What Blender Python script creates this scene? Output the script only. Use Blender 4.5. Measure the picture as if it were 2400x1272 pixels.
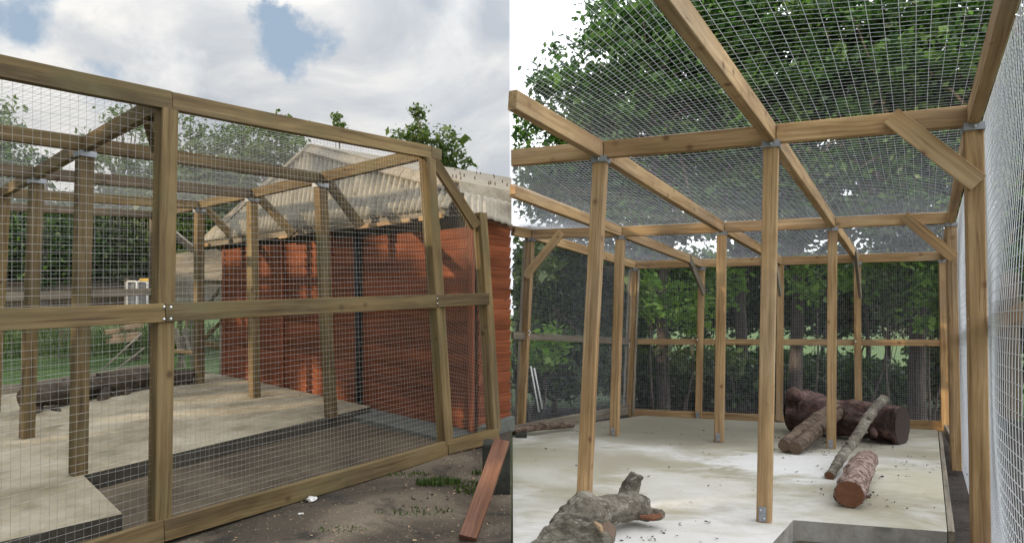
import bpy, bmesh, math, random
import numpy as np
from mathutils import Vector, Matrix, noise as mnoise

for o in list(bpy.data.objects):
    bpy.data.objects.remove(o)
scene = bpy.context.scene
COL = scene.collection
random.seed(7)

# ------------------------------------------------------------------ camera, sky, sun, exposure
EYE = 1.30            # eye height of the photographer (m)
FOC = 1700.0          # focal length in pixels of a 2400 px wide picture
HOR = 735.0           # row of the horizon
cam_d = bpy.data.cameras.new("camera")
cam = bpy.data.objects.new("camera", cam_d)
COL.objects.link(cam)
cam.location = (0, 0, EYE)
cam.rotation_euler = (math.radians(90), 0, 0)
cam_d.sensor_width = 36
cam_d.lens = 36 * FOC / 2400
cam_d.shift_y = (HOR - 636) / 2400
cam_d.clip_start = 0.05
cam_d.clip_end = 600
scene.camera = cam

SUN_EL = math.radians(17.0)
SUN_H = Vector((-0.884, -0.468))                 # horizontal direction towards the sun
SUN_DIR = Vector((SUN_H.x * math.cos(SUN_EL), SUN_H.y * math.cos(SUN_EL), math.sin(SUN_EL)))
sun_d = bpy.data.lights.new("sun", 'SUN')
sun_d.energy = 5.0
sun_d.angle = math.radians(0.7)
sun_d.color = (1.0, 0.80, 0.54)
sun = bpy.data.objects.new("sun", sun_d)
COL.objects.link(sun)
sun.rotation_euler = SUN_DIR.to_track_quat('Z', 'Y').to_euler()

scene.view_settings.view_transform = 'Standard'
scene.view_settings.look = 'None'
scene.view_settings.exposure = 0.0
scene.view_settings.gamma = 1.0
scene.view_settings.use_curve_mapping = False
scene.render.engine = 'CYCLES'
scene.cycles.max_bounces = 6
scene.cycles.diffuse_bounces = 3
scene.cycles.glossy_bounces = 2
scene.cycles.transmission_bounces = 3
scene.cycles.transparent_max_bounces = 8
scene.cycles.use_denoising = True


class NT:
    """small helper to write node trees"""
    def __init__(self, tree):
        self.t = tree
        self.n = tree.nodes
        self.n.clear()

    def add(self, kind, **kw):
        nd = self.n.new(kind)
        for k, v in kw.items():
            if k.startswith('i_'):
                key = k[2:]
                key = int(key) if key.isdigit() else key.replace('_', ' ')
                self.set(nd.inputs[key], v)
            else:
                setattr(nd, k, v)
        return nd

    def set(self, sock, v):
        if isinstance(v, bpy.types.NodeSocket):
            self.t.links.new(v, sock)
        else:
            if sock.type == 'RGBA' and len(v) == 3:
                v = (*v, 1)
            sock.default_value = v

    def math(self, op, a, b=None, c=None, clamp=False):
        nd = self.n.new('ShaderNodeMath')
        nd.operation = op
        nd.use_clamp = clamp
        for s, v in zip(nd.inputs, (a, b, c)):
            if v is not None:
                self.set(s, v)
        return nd.outputs[0]

    def mix(self, f, a, b, mode='MIX'):
        nd = self.n.new('ShaderNodeMix')
        nd.data_type = 'RGBA'
        nd.blend_type = mode
        self.set(nd.inputs[0], f)
        self.set(nd.inputs[6], a)
        self.set(nd.inputs[7], b)
        return nd.outputs[2]

    def noise(self, vec, scale, detail=3, rough=0.55, dist=0.0):
        nd = self.add('ShaderNodeTexNoise', i_Scale=scale, i_Detail=detail, i_Roughness=rough, i_Distortion=dist)
        if vec is not None:
            self.set(nd.inputs['Vector'], vec)
        return nd.outputs[0]

    def ramp(self, f, stops, interp='LINEAR'):
        nd = self.n.new('ShaderNodeValToRGB')
        nd.color_ramp.interpolation = interp
        els = nd.color_ramp.elements
        while len(els) < len(stops):
            els.new(0.5)
        for e, (p, c) in zip(els, stops):
            e.position = p
            if not isinstance(c, tuple):
                c = (c, c, c)
            e.color = (*c[:3], 1)
        self.set(nd.inputs[0], f)
        return nd.outputs[0]

    def mapping(self, vec, scale=(1, 1, 1), loc=(0, 0, 0), rot=(0, 0, 0)):
        nd = self.add('ShaderNodeMapping')
        self.set(nd.inputs[0], vec)
        nd.inputs['Scale'].default_value = scale
        nd.inputs['Location'].default_value = loc
        nd.inputs['Rotation'].default_value = rot
        return nd.outputs[0]


world = bpy.data.worlds.new("World")
scene.world = world
world.use_nodes = True
W = NT(world.node_tree)
geo = W.add('ShaderNodeTexCoord')
dirv = geo.outputs['Generated']
sep = W.add('ShaderNodeSeparateXYZ', i_0=dirv)
sky = W.add('ShaderNodeTexSky', sky_type='NISHITA')
sky.sun_disc = False
sky.sun_elevation = math.radians(38)
sky.sun_rotation = math.atan2(SUN_DIR.x, SUN_DIR.y)
sky.sun_elevation = SUN_EL
sky.air_density = 1.0
sky.dust_density = 1.0
blue = W.mix(1.0, sky.outputs[0], (0.085, 0.085, 0.085), 'MULTIPLY')
blue = W.mix(0.72, blue, (0.47, 0.60, 0.76))
n_big = W.noise(dirv, 3.1, 8, 0.55, 0.25)
n_fine = W.noise(dirv, 9.0, 7, 0.6, 0.3)


wn_ = W.add('ShaderNodeTexNoise', i_Scale=7.0, i_Detail=6.0, i_Roughness=0.6)
W.set(wn_.inputs['Vector'], dirv)
wsub = W.add('ShaderNodeVectorMath', operation='SUBTRACT', i_0=wn_.outputs['Color'])
wsub.inputs[1].default_value = (0.5, 0.5, 0.5)
wscl = W.add('ShaderNodeVectorMath', operation='SCALE', i_0=wsub.outputs[0])
wscl.inputs['Scale'].default_value = 0.22
warped = W.add('ShaderNodeVectorMath', operation='ADD', i_0=dirv, i_1=wscl.outputs[0]).outputs[0]


def lobe(px, py, radius):
    d = Vector(((px - 1200) / FOC, 1, (HOR - py) / FOC)).normalized()
    dot = W.add('ShaderNodeVectorMath', operation='DISTANCE')
    W.set(dot.inputs[0], warped)
    dot.inputs[1].default_value = d
    r = W.math('ADD', dot.outputs['Value'], W.math('ADD', W.math('MULTIPLY', W.math('SUBTRACT', n_fine, 0.5), 0.08), W.math('MULTIPLY', W.math('SUBTRACT', n_big, 0.5), 0.05)))
    return W.math('SUBTRACT', 1.0, W.math('DIVIDE', r, radius), clamp=True)


cover = W.math('ADD', 0.62, W.math('MULTIPLY', W.math('SUBTRACT', n_big, 0.5), 1.1))
for px, py, r, amt in ((25, 35, 0.072, 1.0), (690, 100, 0.050, 1.0), (622, 20, 0.036, .9), (310, 178, 0.05, 0.45),
                       (250, 130, 0.03, .3), (-700, 100, 0.2, 1.2)):
    cover = W.math('SUBTRACT', cover, W.math('MULTIPLY', lobe(px, py, r), amt))
cmask = W.ramp(cover, [(0.05, 0.0), (0.66, 1.0)], 'EASE')
n_tone = W.noise(W.mapping(dirv, (1, 1, 1.5), (3.1, 1.7, 0.4)), 3.6, 8, 0.55, 0.6)
tone = W.ramp(n_tone, [(0.38, (0.47, 0.51, 0.565)), (0.50, (0.63, 0.645, 0.665)), (0.61, (0.87, 0.855, 0.825))])
# brighter cloud tops and a bright thin bank on the right hand side, cloud brightens towards the zenith
for px, py, r, amt in ((410, 150, 0.05, 0.22), (1075, 60, 0.07, 0.2), (960, 220, 0.07, .12)):
    tone = W.mix(W.math('MULTIPLY', lobe(px, py, r), amt * 3, clamp=True), tone, (0.99, 0.97, 0.93))
bank = W.ramp(W.math('ADD', sep.outputs[0], 0.5), [(0.496, 0.0), (0.503, 1.0)], 'EASE')
tone = W.mix(bank, tone, (1.95, 2.0, 2.08))
cmask = W.math('MAXIMUM', cmask, bank)
zen = W.math('ADD', 0.80, W.math('MULTIPLY', W.math('MAXIMUM', sep.outputs[2], 0.0), 1.0))
tone = W.mix(1.0, tone, W.add('ShaderNodeCombineColor', i_0=zen, i_1=zen, i_2=zen).outputs[0], 'MULTIPLY')
skycol = W.mix(cmask, blue, tone)
bg = W.add('ShaderNodeBackground', i_Color=skycol, i_Strength=1.0)
wo = W.add('ShaderNodeOutputWorld', i_Surface=bg.outputs[0])


# ------------------------------------------------------------------ survey helpers
def at(px, py, d):
    """point of the place seen in direction (px, py) at d metres depth"""
    return Vector(((px - 1200) / FOC * d, d, EYE + (HOR - py) / FOC * d))


def h_left(x, y):
    return min(0.0174 * (x + 1.97) + 0.07 * (y - 4.09), 0.62)


def h_right(x, y):
    return max(-0.01 * (x - 1.58) - 0.0322 * (y - 4.557), -0.32)


# ------------------------------------------------------------------ materials
MATS = {}


def principled(nt, color, rough=0.7, bump=None, bstr=0.3, bdist=0.01, metal=0.0, spec=0.3):
    p = nt.add('ShaderNodeBsdfPrincipled')
    nt.set(p.inputs['Base Color'], color)
    nt.set(p.inputs['Roughness'], rough)
    nt.set(p.inputs['Metallic'], metal)
    p.inputs['Specular IOR Level'].default_value = spec
    if bump is not None:
        b = nt.add('ShaderNodeBump', i_Strength=bstr, i_Distance=bdist, i_Height=bump)
        nt.set(p.inputs['Normal'], b.outputs[0])
    return p


def new_mat(name):
    m = bpy.data.materials.new(name)
    m.use_nodes = True
    MATS[name] = m
    return m, NT(m.node_tree)


def finish(nt, shader):
    out = nt.add('ShaderNodeOutputMaterial')
    nt.set(out.inputs[0], shader if isinstance(shader, bpy.types.NodeSocket) else shader.outputs[0])


def mat_wood(name, dark, mid, light, knot, rough=0.72, stain=None, knots=0.16, greying=0.6):
    m, t = new_mat(name)
    tc = t.add('ShaderNodeTexCoord')
    oi = t.add('ShaderNodeObjectInfo')
    off = t.add('ShaderNodeCombineXYZ')
    for k, mul in enumerate((37.0, 11.0, 5.0)):
        t.set(off.inputs[k], t.math('MULTIPLY', oi.outputs['Random'], mul))
    v = t.add('ShaderNodeVectorMath', operation='ADD', i_0=tc.outputs['Object'], i_1=off.outputs[0]).outputs[0]
    warp = t.noise(t.mapping(v, (1.4, 4, 4)), 1.0, 2)
    v2 = t.add('ShaderNodeVectorMath', operation='ADD', i_0=v,
               i_1=t.add('ShaderNodeCombineXYZ', i_1=t.math('MULTIPLY', warp, 0.05), i_2=t.math('MULTIPLY', warp, 0.05)).outputs[0]).outputs[0]
    grain = t.noise(t.mapping(v2, (0.9, 42, 42)), 1.0, 5, 0.65)
    broad = t.noise(t.mapping(v, (1.1, 5, 5)), 1.0, 3, 0.6)
    f = t.math('ADD', t.math('MULTIPLY', grain, 0.6), t.math('MULTIPLY', broad, 0.5))
    col = t.ramp(f, [(0.42, dark), (0.54, mid), (0.66, light)])
    vo = t.add('ShaderNodeTexVoronoi', i_Scale=1.0)
    t.set(vo.inputs['Vector'], t.mapping(v, (5.5, 6.5, 6.5)))
    kf = t.ramp(vo.outputs['Distance'], [(0.0, 1.0), (knots * .45, 0.95), (knots * .8, 0.35), (knots * 1.3, 0.0)])
    ks = t.add('ShaderNodeSeparateColor', i_0=vo.outputs['Color'])
    kf = t.math('MULTIPLY', kf, t.math('GREATER_THAN', ks.outputs[0], 0.25))
    col = t.mix(t.math('MULTIPLY', kf, 0.85), col, knot)
    br = t.math('ADD', 0.84, t.math('MULTIPLY', oi.outputs['Random'], 0.32))
    col = t.mix(1.0, col, t.add('ShaderNodeCombineColor', i_0=br, i_1=br, i_2=br).outputs[0], 'MULTIPLY')
    if stain:
        sf = t.ramp(t.noise(t.mapping(v, (1.5, 3, 3), (4, 2, 1)), 1.0, 4, 0.65), [(0.5, 0.0), (0.68, 0.75)])
        col = t.mix(sf, col, stain)
    crk = t.ramp(t.noise(t.mapping(v2, (0.55, 26, 26), (2, 7, 3)), 1.0, 2, 0.5), [(0.655, 0.0), (0.675, 1.0), (0.69, 0.0)])
    col = t.mix(t.math('MULTIPLY', crk, 0.7), col, knot)
    gy = t.ramp(t.noise(t.mapping(v, (0.8, 2.5, 2.5), (1, 8, 6)), 1.0, 3, 0.6), [(0.46, 0.0), (0.70, 0.6)])
    lum = t.add('ShaderNodeRGBToBW', i_0=col).outputs[0]
    lum = t.math('MULTIPLY', lum, 0.82)
    col = t.mix(t.math('MULTIPLY', gy, greying), col, t.add('ShaderNodeCombineColor', i_0=lum, i_1=lum, i_2=lum).outputs[0])
    h = t.math('SUBTRACT', grain, t.math('ADD', t.math('MULTIPLY', kf, 0.3), t.math('MULTIPLY', crk, .5)))
    finish(t, principled(t, col, rough, h, 0.35, 0.006, spec=0.25))
    return m


mat_wood('wood_weathered', (0.068, 0.044, 0.018), (0.128, 0.086, 0.036), (0.20, 0.140, 0.062), (0.06, 0.035, 0.016), stain=(0.12, 0.10, 0.045), greying=.35)
mat_wood('wood_dark', (0.060, 0.042, 0.024), (0.10, 0.072, 0.042), (0.15, 0.11, 0.066), (0.04, 0.022, 0.012))
mat_wood('wood_fresh', (0.20, 0.120, 0.052), (0.34, 0.218, 0.103), (0.49, 0.335, 0.172), (0.12, 0.058, 0.028), stain=(0.30, 0.19, 0.10), greying=.4)
mat_wood('wood_grey', (0.12, 0.10, 0.075), (0.19, 0.16, 0.12), (0.27, 0.235, 0.18), (0.06, 0.045, 0.03))
mat_wood('wood_red_board', (0.115, 0.033, 0.012), (0.19, 0.054, 0.020), (0.27, 0.080, 0.031), (0.06, 0.012, 0.006), rough=0.6, knots=0.11, greying=0.1)
mat_wood('wood_plank_red', (0.075, 0.032, 0.017), (0.135, 0.060, 0.032), (0.22, 0.105, 0.058), (0.06, 0.02, 0.012), stain=(0.10, 0.045, 0.03))


def mat_noise(name, stops, scale, rough=0.85, detail=6, bscale=None, bstr=0.5, bdist=0.01, metal=0, spec=0.25,
              spots=None, stretch=(1, 1, 1), coord='Object'):
    m, t = new_mat(name)
    tc = t.add('ShaderNodeTexCoord')
    v = tc.outputs[coord] if coord in tc.outputs else None
    if coord == 'World':
        v = t.add('ShaderNodeNewGeometry').outputs['Position']
    v = t.mapping(v, stretch)
    a = t.noise(v, scale, detail, 0.62, 0.3)
    b = t.noise(v, scale * 7.3, 4, 0.6)
    f = t.math('ADD', t.math('MULTIPLY', a, 0.7), t.math('MULTIPLY', b, 0.3))
    col = t.ramp(f, stops)
    if spots:
        sc, lo, hi, c = spots
        sf = t.ramp(t.noise(v, sc, 3, 0.6), [(lo, 0.0), (hi, 1.0)])
        col = t.mix(sf, col, c)
    bn = t.noise(v, bscale or scale * 9, 5, 0.65)
    finish(t, principled(t, col, rough, bn, bstr, bdist, metal=metal, spec=spec))
    return m


mat_noise('concrete_old', [(0.35, (0.17, 0.145, 0.095)), (0.5, (0.28, 0.243, 0.17)), (0.65, (0.385, 0.345, 0.26))], 1.2,
          bscale=60, bdist=0.004, spots=(3.0, 0.56, 0.72, (0.17, 0.14, 0.085)), coord='World')
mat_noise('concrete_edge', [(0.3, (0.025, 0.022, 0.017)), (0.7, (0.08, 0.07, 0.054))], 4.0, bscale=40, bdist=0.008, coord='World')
mat_noise('concrete_face', [(0.3, (0.16, 0.15, 0.13)), (0.5, (0.28, 0.265, 0.235)), (0.7, (0.38, 0.365, 0.33))], 3.0, bscale=40, bdist=0.008, coord='World', spots=(2.5, .5, .7, (0.06, 0.056, 0.045)))
mat_noise('pit_floor', [(0.33, (0.038, 0.028, 0.017)), (0.5, (0.078, 0.060, 0.038)), (0.68, (0.13, 0.104, 0.068))], 1.6,
          bscale=70, bdist=0.006, coord='World')
mat_noise('soil', [(0.3, (0.018, 0.014, 0.011)), (0.5, (0.04, 0.031, 0.025)), (0.75, (0.085, 0.07, 0.06))], 3.0,
          bscale=30, bdist=0.03, bstr=0.8, coord='World')
mat_noise('grass_ground', [(0.3, (0.025, 0.045, 0.013)), (0.5, (0.06, 0.11, 0.028)), (0.75, (0.13, 0.20, 0.05))], 1.5,
          bscale=25, bdist=0.05, bstr=0.8, coord='World')
mat_noise('paving_far', [(0.3, (0.20, 0.19, 0.18)), (0.7, (0.34, 0.32, 0.30))], 2.0, coord='World')
mat_noise('bark_grey', [(0.30, (0.035, 0.029, 0.023)), (0.48, (0.12, 0.105, 0.08)), (0.66, (0.30, 0.275, 0.225))], 7.0, spots=(38.0, 0.62, 0.70, (0.34, 0.32, 0.28)),
          bscale=45, bdist=0.012, bstr=0.9, stretch=(.5, 1.4, 1.4))
mat_noise('bark_green', [(0.28, (0.045, 0.045, 0.028)), (0.5, (0.125, 0.12, 0.075)), (0.72, (0.23, 0.22, 0.155))], 8.0,
          bscale=50, bdist=0.010, bstr=0.9)
mat_noise('bark_brown', [(0.34, (0.022, 0.014, 0.010)), (0.48, (0.095, 0.066, 0.047)), (0.64, (0.22, 0.165, 0.125))], 14.0,
          bscale=40, bdist=0.014, bstr=1.0, stretch=(.35, 1.5, 1.5))
mat_noise('bark_dark', [(0.28, (0.012, 0.007, 0.006)), (0.48, (0.05, 0.025, 0.02)), (0.66, (0.20, 0.115, 0.098))], 6.0,
          rough=0.6, bscale=35, bdist=0.016, bstr=1.0, stretch=(.35, 1.4, 1.4), spec=0.4)
mat_noise('bark_flaky', [(0.36, (0.03, 0.017, 0.012)), (0.47, (0.14, 0.085, 0.066)), (0.58, (0.37, 0.285, 0.245))], 20.0,
          bscale=70, bdist=0.012, bstr=1.0)
mat_noise('bark_left', [(0.28, (0.02, 0.015, 0.011)), (0.5, (0.055, 0.042, 0.03)), (0.72, (0.13, 0.105, 0.08))], 6.0,
          bscale=40, bdist=0.014, bstr=1.0, stretch=(.5, 1.4, 1.4))
mat_noise('trunk_bark', [(0.28, (0.045, 0.036, 0.03)), (0.5, (0.11, 0.09, 0.078)), (0.72, (0.20, 0.17, 0.15))], 5.0,
          bscale=22, bdist=0.03, bstr=1.0, stretch=(2, 2, .5), coord='World')
mat_noise('galvanised', [(0.3, (0.36, 0.35, 0.33)), (0.7, (0.54, 0.525, 0.50))], 30, rough=0.4, metal=0.75, bstr=0.1, spec=0.5)
mat_noise('wire_bright', [(0.3, (0.60, 0.62, 0.66)), (0.7, (0.74, 0.76, 0.80))], 30, rough=0.45, metal=0.25, bstr=0.05, spec=0.5)
mat_noise('bolt_steel', [(0.3, (0.55, 0.56, 0.58)), (0.7, (0.75, 0.76, 0.78))], 30, rough=0.3, metal=0.8, bstr=0.05, spec=0.5)
mat_noise('bracket_steel', [(0.3, (0.22, 0.235, 0.26)), (0.7, (0.38, 0.40, 0.43))], 18, rough=0.45, metal=0.6, bstr=0.1, spec=0.5)
mat_noise('cement_sheet', [(0.3, (0.20, 0.18, 0.14)), (0.5, (0.31, 0.285, 0.23)), (0.7, (0.42, 0.39, 0.32))], 5.0,
          bscale=60, bdist=0.004, spots=(9.0, 0.58, 0.72, (0.16, 0.15, 0.11)), coord='World')
mat_noise('cement_sheet_pale', [(0.3, (0.20, 0.175, 0.135)), (0.5, (0.33, 0.295, 0.235)), (0.7, (0.43, 0.39, 0.32))], 4.0,
          bscale=60, bdist=0.004, spots=(6.0, 0.60, 0.72, (0.25, 0.23, 0.18)), coord='World')
mat_noise('cement_cap', [(0.3, (0.15, 0.128, 0.095)), (0.5, (0.235, 0.205, 0.155)), (0.7, (0.31, 0.275, 0.215))], 6.0,
          bscale=60, bdist=0.004, spots=(22.0, 0.64, 0.72, (0.10, 0.09, 0.07)), coord='World')
mat_noise('black_plastic', [(0.3, (0.012, 0.012, 0.013)), (0.7, (0.03, 0.03, 0.032))], 8, rough=0.4)
mat_noise('lamp_lens', [(0.3, (0.75, 0.72, 0.64)), (0.7, (0.85, 0.82, 0.74))], 9, rough=0.25, spec=0.5)
mat_noise('lamp_body', [(0.3, (0.42, 0.24, 0.08)), (0.7, (0.60, 0.36, 0.14))], 9, rough=0.45)
mat_noise('white_plastic', [(0.3, (0.52, 0.51, 0.48)), (0.7, (0.70, 0.69, 0.66))], 12, rough=0.4, spec=0.5)
mat_noise('grey_panel', [(0.3, (0.16, 0.155, 0.15)), (0.7, (0.26, 0.25, 0.24))], 5)
mat_noise('yellow_paint', [(0.3, (0.62, 0.38, 0.05)), (0.7, (0.78, 0.50, 0.10))], 8, rough=0.5)
mat_noise('block_concrete', [(0.3, (0.012, 0.013, 0.010)), (0.5, (0.03, 0.031, 0.024)), (0.7, (0.06, 0.062, 0.045))], 6, bscale=40,
          bdist=0.008)
mat_noise('grey_plank', [(0.3, (0.075, 0.08, 0.07)), (0.7, (0.15, 0.155, 0.14))], 5, stretch=(1, 1, 1), coord='World')
mat_noise('leaf_litter', [(0.3, (0.02, 0.014, 0.009)), (0.7, (0.07, 0.05, 0.032))], 20)

# fresh cut wood with rings and a dull dark version
for nm, c0, c1 in (('cut_wood', (0.095, 0.038, 0.02), (0.22, 0.10, 0.055)), ('cut_wood_dull', (0.10, 0.065, 0.045), (0.17, 0.12, 0.085)),
                   ('cut_wood_dark', (0.018, 0.011, 0.009), (0.05, 0.03, 0.023)), ('cut_wood_pale', (0.24, 0.16, 0.09), (0.40, 0.28, 0.17))):
    m, t = new_mat(nm)
    tc = t.add('ShaderNodeTexCoord')
    wv = t.add('ShaderNodeTexWave', wave_type='RINGS', rings_direction='X', i_Scale=48, i_Distortion=2.0, i_Detail=2)
    t.set(wv.inputs['Vector'], tc.outputs['Object'])
    n = t.noise(tc.outputs['Object'], 22, 4)
    f = t.math('ADD', t.math('MULTIPLY', wv.outputs['Fac'], 0.5), t.math('MULTIPLY', n, 0.5))
    finish(t, principled(t, t.ramp(f, [(0.25, c0), (0.75, c1)]), 0.8, n, 0.3, 0.004))

# pale concrete of the inner slab: wet green film, drying patches, scuffs, painted shade at the far end
m, t = new_mat('concrete_pale')
pos = t.add('ShaderNodeNewGeometry').outputs['Position']
a = t.noise(pos, 0.75, 5, 0.6, 0.6)
b = t.noise(t.mapping(pos, (1, 1.8, 1), (3, 5, 0), (0, 0, .4)), 2.1, 6, 0.65, 0.5)
c = t.noise(pos, 14, 5, 0.7)
col = t.ramp(a, [(0.30, (0.26, 0.24, 0.175)), (0.46, (0.345, 0.322, 0.255)), (0.56, (0.415, 0.40, 0.345)), (0.70, (0.50, 0.49, 0.455))])
gf = t.ramp(b, [(0.47, 0.0), (0.68, 0.6)])
col = t.mix(gf, col, (0.29, 0.27, 0.165))
wf = t.ramp(t.noise(t.mapping(pos, (1, 1, 1), (9, 1, 0)), 0.9, 6, .62, .7), [(0.50, 0.0), (0.68, .7)])
col = t.mix(wf, col, (0.62, 0.615, 0.605))
col = t.mix(t.ramp(c, [(0.60, 0.0), (0.78, 0.45)]), col, (0.25, 0.22, 0.16))
sx = t.add('ShaderNodeSeparateXYZ', i_0=pos)
def tone_blob(cx, cy, r, c_, amt, soft=.5):
    global col
    dv = t.add('ShaderNodeVectorMath', operation='DISTANCE', i_0=pos)
    dv.inputs[1].default_value = (cx, cy, -0.05)
    dd = t.math('ADD', dv.outputs['Value'], t.math('MULTIPLY', t.math('SUBTRACT', b, .5), 1.6))
    dd = t.math('ADD', dd, t.math('MULTIPLY', t.math('SUBTRACT', c, .5), .35))
    f_ = t.ramp(t.math('DIVIDE', dd, r), [(soft, 1.0), (1.0, 0.0)], 'EASE')
    col = t.mix(t.math('MULTIPLY', f_, amt), col, c_)
tone_blob(2.6, 6.6, .95, (0.66, 0.66, 0.655), .8)
tone_blob(.9, 3.6, 1.5, (0.62, 0.605, 0.59), .75)
tone_blob(1.3, 5.6, .8, (0.55, 0.535, 0.49), .6)
tone_blob(3.4, 5.9, .9, (0.46, 0.43, 0.315), .6)
tone_blob(2.0, 8.9, 1.7, (0.15, 0.138, 0.105), .85, .3)
tone_blob(3.6, 8.9, 1.0, (0.17, 0.155, 0.115), .8, .3)
tone_blob(3.6, 8.3, .8, (0.14, 0.12, 0.095), .7)
tone_blob(.6, 7.0, .9, (0.29, 0.265, 0.20), .5)
far_shade = t.ramp(t.math('ADD', t.math('MULTIPLY', sx.outputs[1], .1), t.math('MULTIPLY', t.math('SUBTRACT', b, .5), .35)), [(0.74, 0.0), (0.92, .75)], 'EASE')  # painted shade: slab colour darkens towards the far end under the canopy
col = t.mix(far_shade, col, (0.15, 0.138, 0.10))
vcr = t.add('ShaderNodeTexVoronoi', feature='DISTANCE_TO_EDGE', i_Scale=0.55)
t.set(vcr.inputs['Vector'], t.add('ShaderNodeVectorMath', operation='ADD', i_0=pos, i_1=t.add('ShaderNodeCombineXYZ', i_0=t.math('MULTIPLY', b, .35), i_1=t.math('MULTIPLY', c, .12)).outputs[0]).outputs[0])
col = t.mix(t.math('MULTIPLY', t.ramp(vcr.outputs['Distance'], [(0.0, 1.0), (0.004, 0.0)]), .10), col, (0.20, 0.18, 0.14))
trw = t.noise(t.mapping(pos, (2.2, 40, 1), (0, 0, 0), (0, 0, 1.0)), 1.0, 3, .6)
col = t.mix(t.ramp(trw, [(0.55, 0.0), (0.75, .3)]), col, (0.30, 0.275, 0.21))
sp = t.ramp(t.noise(pos, 55, 2, .6), [(0.69, 0.0), (0.74, 0.8)])
col = t.mix(sp, col, (0.09, 0.075, 0.05))
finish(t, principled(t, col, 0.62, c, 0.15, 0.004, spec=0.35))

# yard: old tarmac with dust, damp patches, moss and straw bits
m, t = new_mat('yard_ground')
pos = t.add('ShaderNodeNewGeometry').outputs['Position']
a = t.noise(pos, 0.9, 6, 0.6, 0.8)
b = t.noise(pos, 90, 4, 0.7)
col = t.ramp(a, [(0.33, (0.032, 0.024, 0.017)), (0.47, (0.080, 0.062, 0.043)), (0.58, (0.145, 0.115, 0.082)), (0.70, (0.21, 0.17, 0.125))])
col = t.mix(t.ramp(b, [(0.4, 0.0), (0.7, 0.5)]), col, (0.028, 0.023, 0.018))
dk = t.ramp(t.noise(t.mapping(pos, (1.3, 2.0, 1), (2, 0, 0), (0, 0, .5)), 1.1, 5, .6, 1.0), [(0.50, 0.0), (0.60, 0.85)])
col = t.mix(dk, col, (0.022, 0.019, 0.016))
ms = t.ramp(t.noise(pos, 4.0, 5, .7), [(0.62, 0.0), (0.74, 0.6)])
col = t.mix(ms, col, (0.05, 0.06, 0.022))
st = t.ramp(t.noise(pos, 75, 2, .5), [(0.69, 0.0), (0.73, 0.9)])
col = t.mix(st, col, (0.42, 0.37, 0.27))
finish(t, principled(t, col, 0.85, t.math('ADD', b, t.math('MULTIPLY', a, 2.0)), 0.6, 0.008))


def mat_leaf(name, c0, c1, c2, trans=0.3):
    m, t = new_mat(name)
    g = t.add('ShaderNodeNewGeometry')
    n = t.noise(g.outputs['Position'], 0.9, 3)
    f = t.math('ADD', t.math('MULTIPLY', g.outputs['Random Per Island'], 0.6), t.math('MULTIPLY', n, 0.5))
    col = t.ramp(f, [(0.2, c0), (0.55, c1), (0.95, c2)])
    p = principled(t, col, 0.45, spec=0.35)
    tr = t.add('ShaderNodeBsdfTranslucent')
    t.set(tr.inputs[0], t.mix(1.0, col, (1.25, 1.5, 0.7), 'MULTIPLY'))
    mx = t.add('ShaderNodeMixShader', i_0=trans, i_1=p.outputs[0], i_2=tr.outputs[0])
    finish(t, mx)


mat_leaf('leaf_canopy', (0.017, 0.043, 0.018), (0.046, 0.10, 0.034), (0.14, 0.245, 0.07), .45)
mat_leaf('leaf_hedge', (0.011, 0.028, 0.012), (0.029, 0.062, 0.021), (0.11, 0.19, 0.05), .4)
mat_leaf('leaf_bright', (0.07, 0.15, 0.025), (0.16, 0.29, 0.05), (0.30, 0.43, 0.10), 0.45)
mat_leaf('leaf_young', (0.045, 0.075, 0.024), (0.085, 0.125, 0.04), (0.14, 0.18, 0.06))
mat_leaf('grass_blade', (0.03, 0.05, 0.013), (0.06, 0.095, 0.026), (0.12, 0.16, 0.05), 0.35)


# ------------------------------------------------------------------ mesh helpers
WM = {}


def link(name, me, mat, parent=None, kind=None, mw=None, smooth=False):
    if mat:
        for mm in (mat if isinstance(mat, (list, tuple)) else [mat]):
            me.materials.append(MATS[mm])
    o = bpy.data.objects.new(name, me)
    COL.objects.link(o)
    if mw is not None:
        o.matrix_world = mw
    if parent is not None:
        o.parent = parent
        o.matrix_basis = WM[parent.name].inverted() @ (mw if mw is not None else Matrix())
    WM[o.name] = mw.copy() if mw is not None else Matrix()
    if kind:
        o['kind'] = kind
    if smooth:
        me.polygons.foreach_set('use_smooth', [True] * len(me.polygons))
    return o


def pydata(name, verts, faces):
    me = bpy.data.meshes.new(name)
    me.from_pydata([tuple(v) for v in verts], [], faces)
    me.update()
    return me


def np_mesh(name, V, Fc):
    """V (n,3), Fc (m,k) with constant k"""
    me = bpy.data.meshes.new(name)
    V = np.asarray(V, dtype=np.float32)
    Fc = np.asarray(Fc, dtype=np.int32)
    k = Fc.shape[1]
    me.vertices.add(len(V))
    me.vertices.foreach_set('co', V.ravel())
    me.loops.add(Fc.size)
    me.loops.foreach_set('vertex_index', Fc.ravel())
    me.polygons.add(len(Fc))
    me.polygons.foreach_set('loop_start', np.arange(0, Fc.size, k, dtype=np.int32))
    me.update(calc_edges=True)
    return me


def thing(name, label, cat, loc, group=None):
    o = bpy.data.objects.new(name, None)
    o.empty_display_size = 0.1
    COL.objects.link(o)
    o.location = loc
    WM[o.name] = Matrix.Translation(Vector(loc))
    return tag(o, label, cat, group)


def tag(o, label, cat=None, group=None):
    o['label'] = label
    if cat:
        o['category'] = cat
    if group:
        o['group'] = group
    return o


def structure(o, label=None):
    o['kind'] = 'structure'
    if label:
        o['label'] = label
    return o


RNG = random.Random(11)


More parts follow.
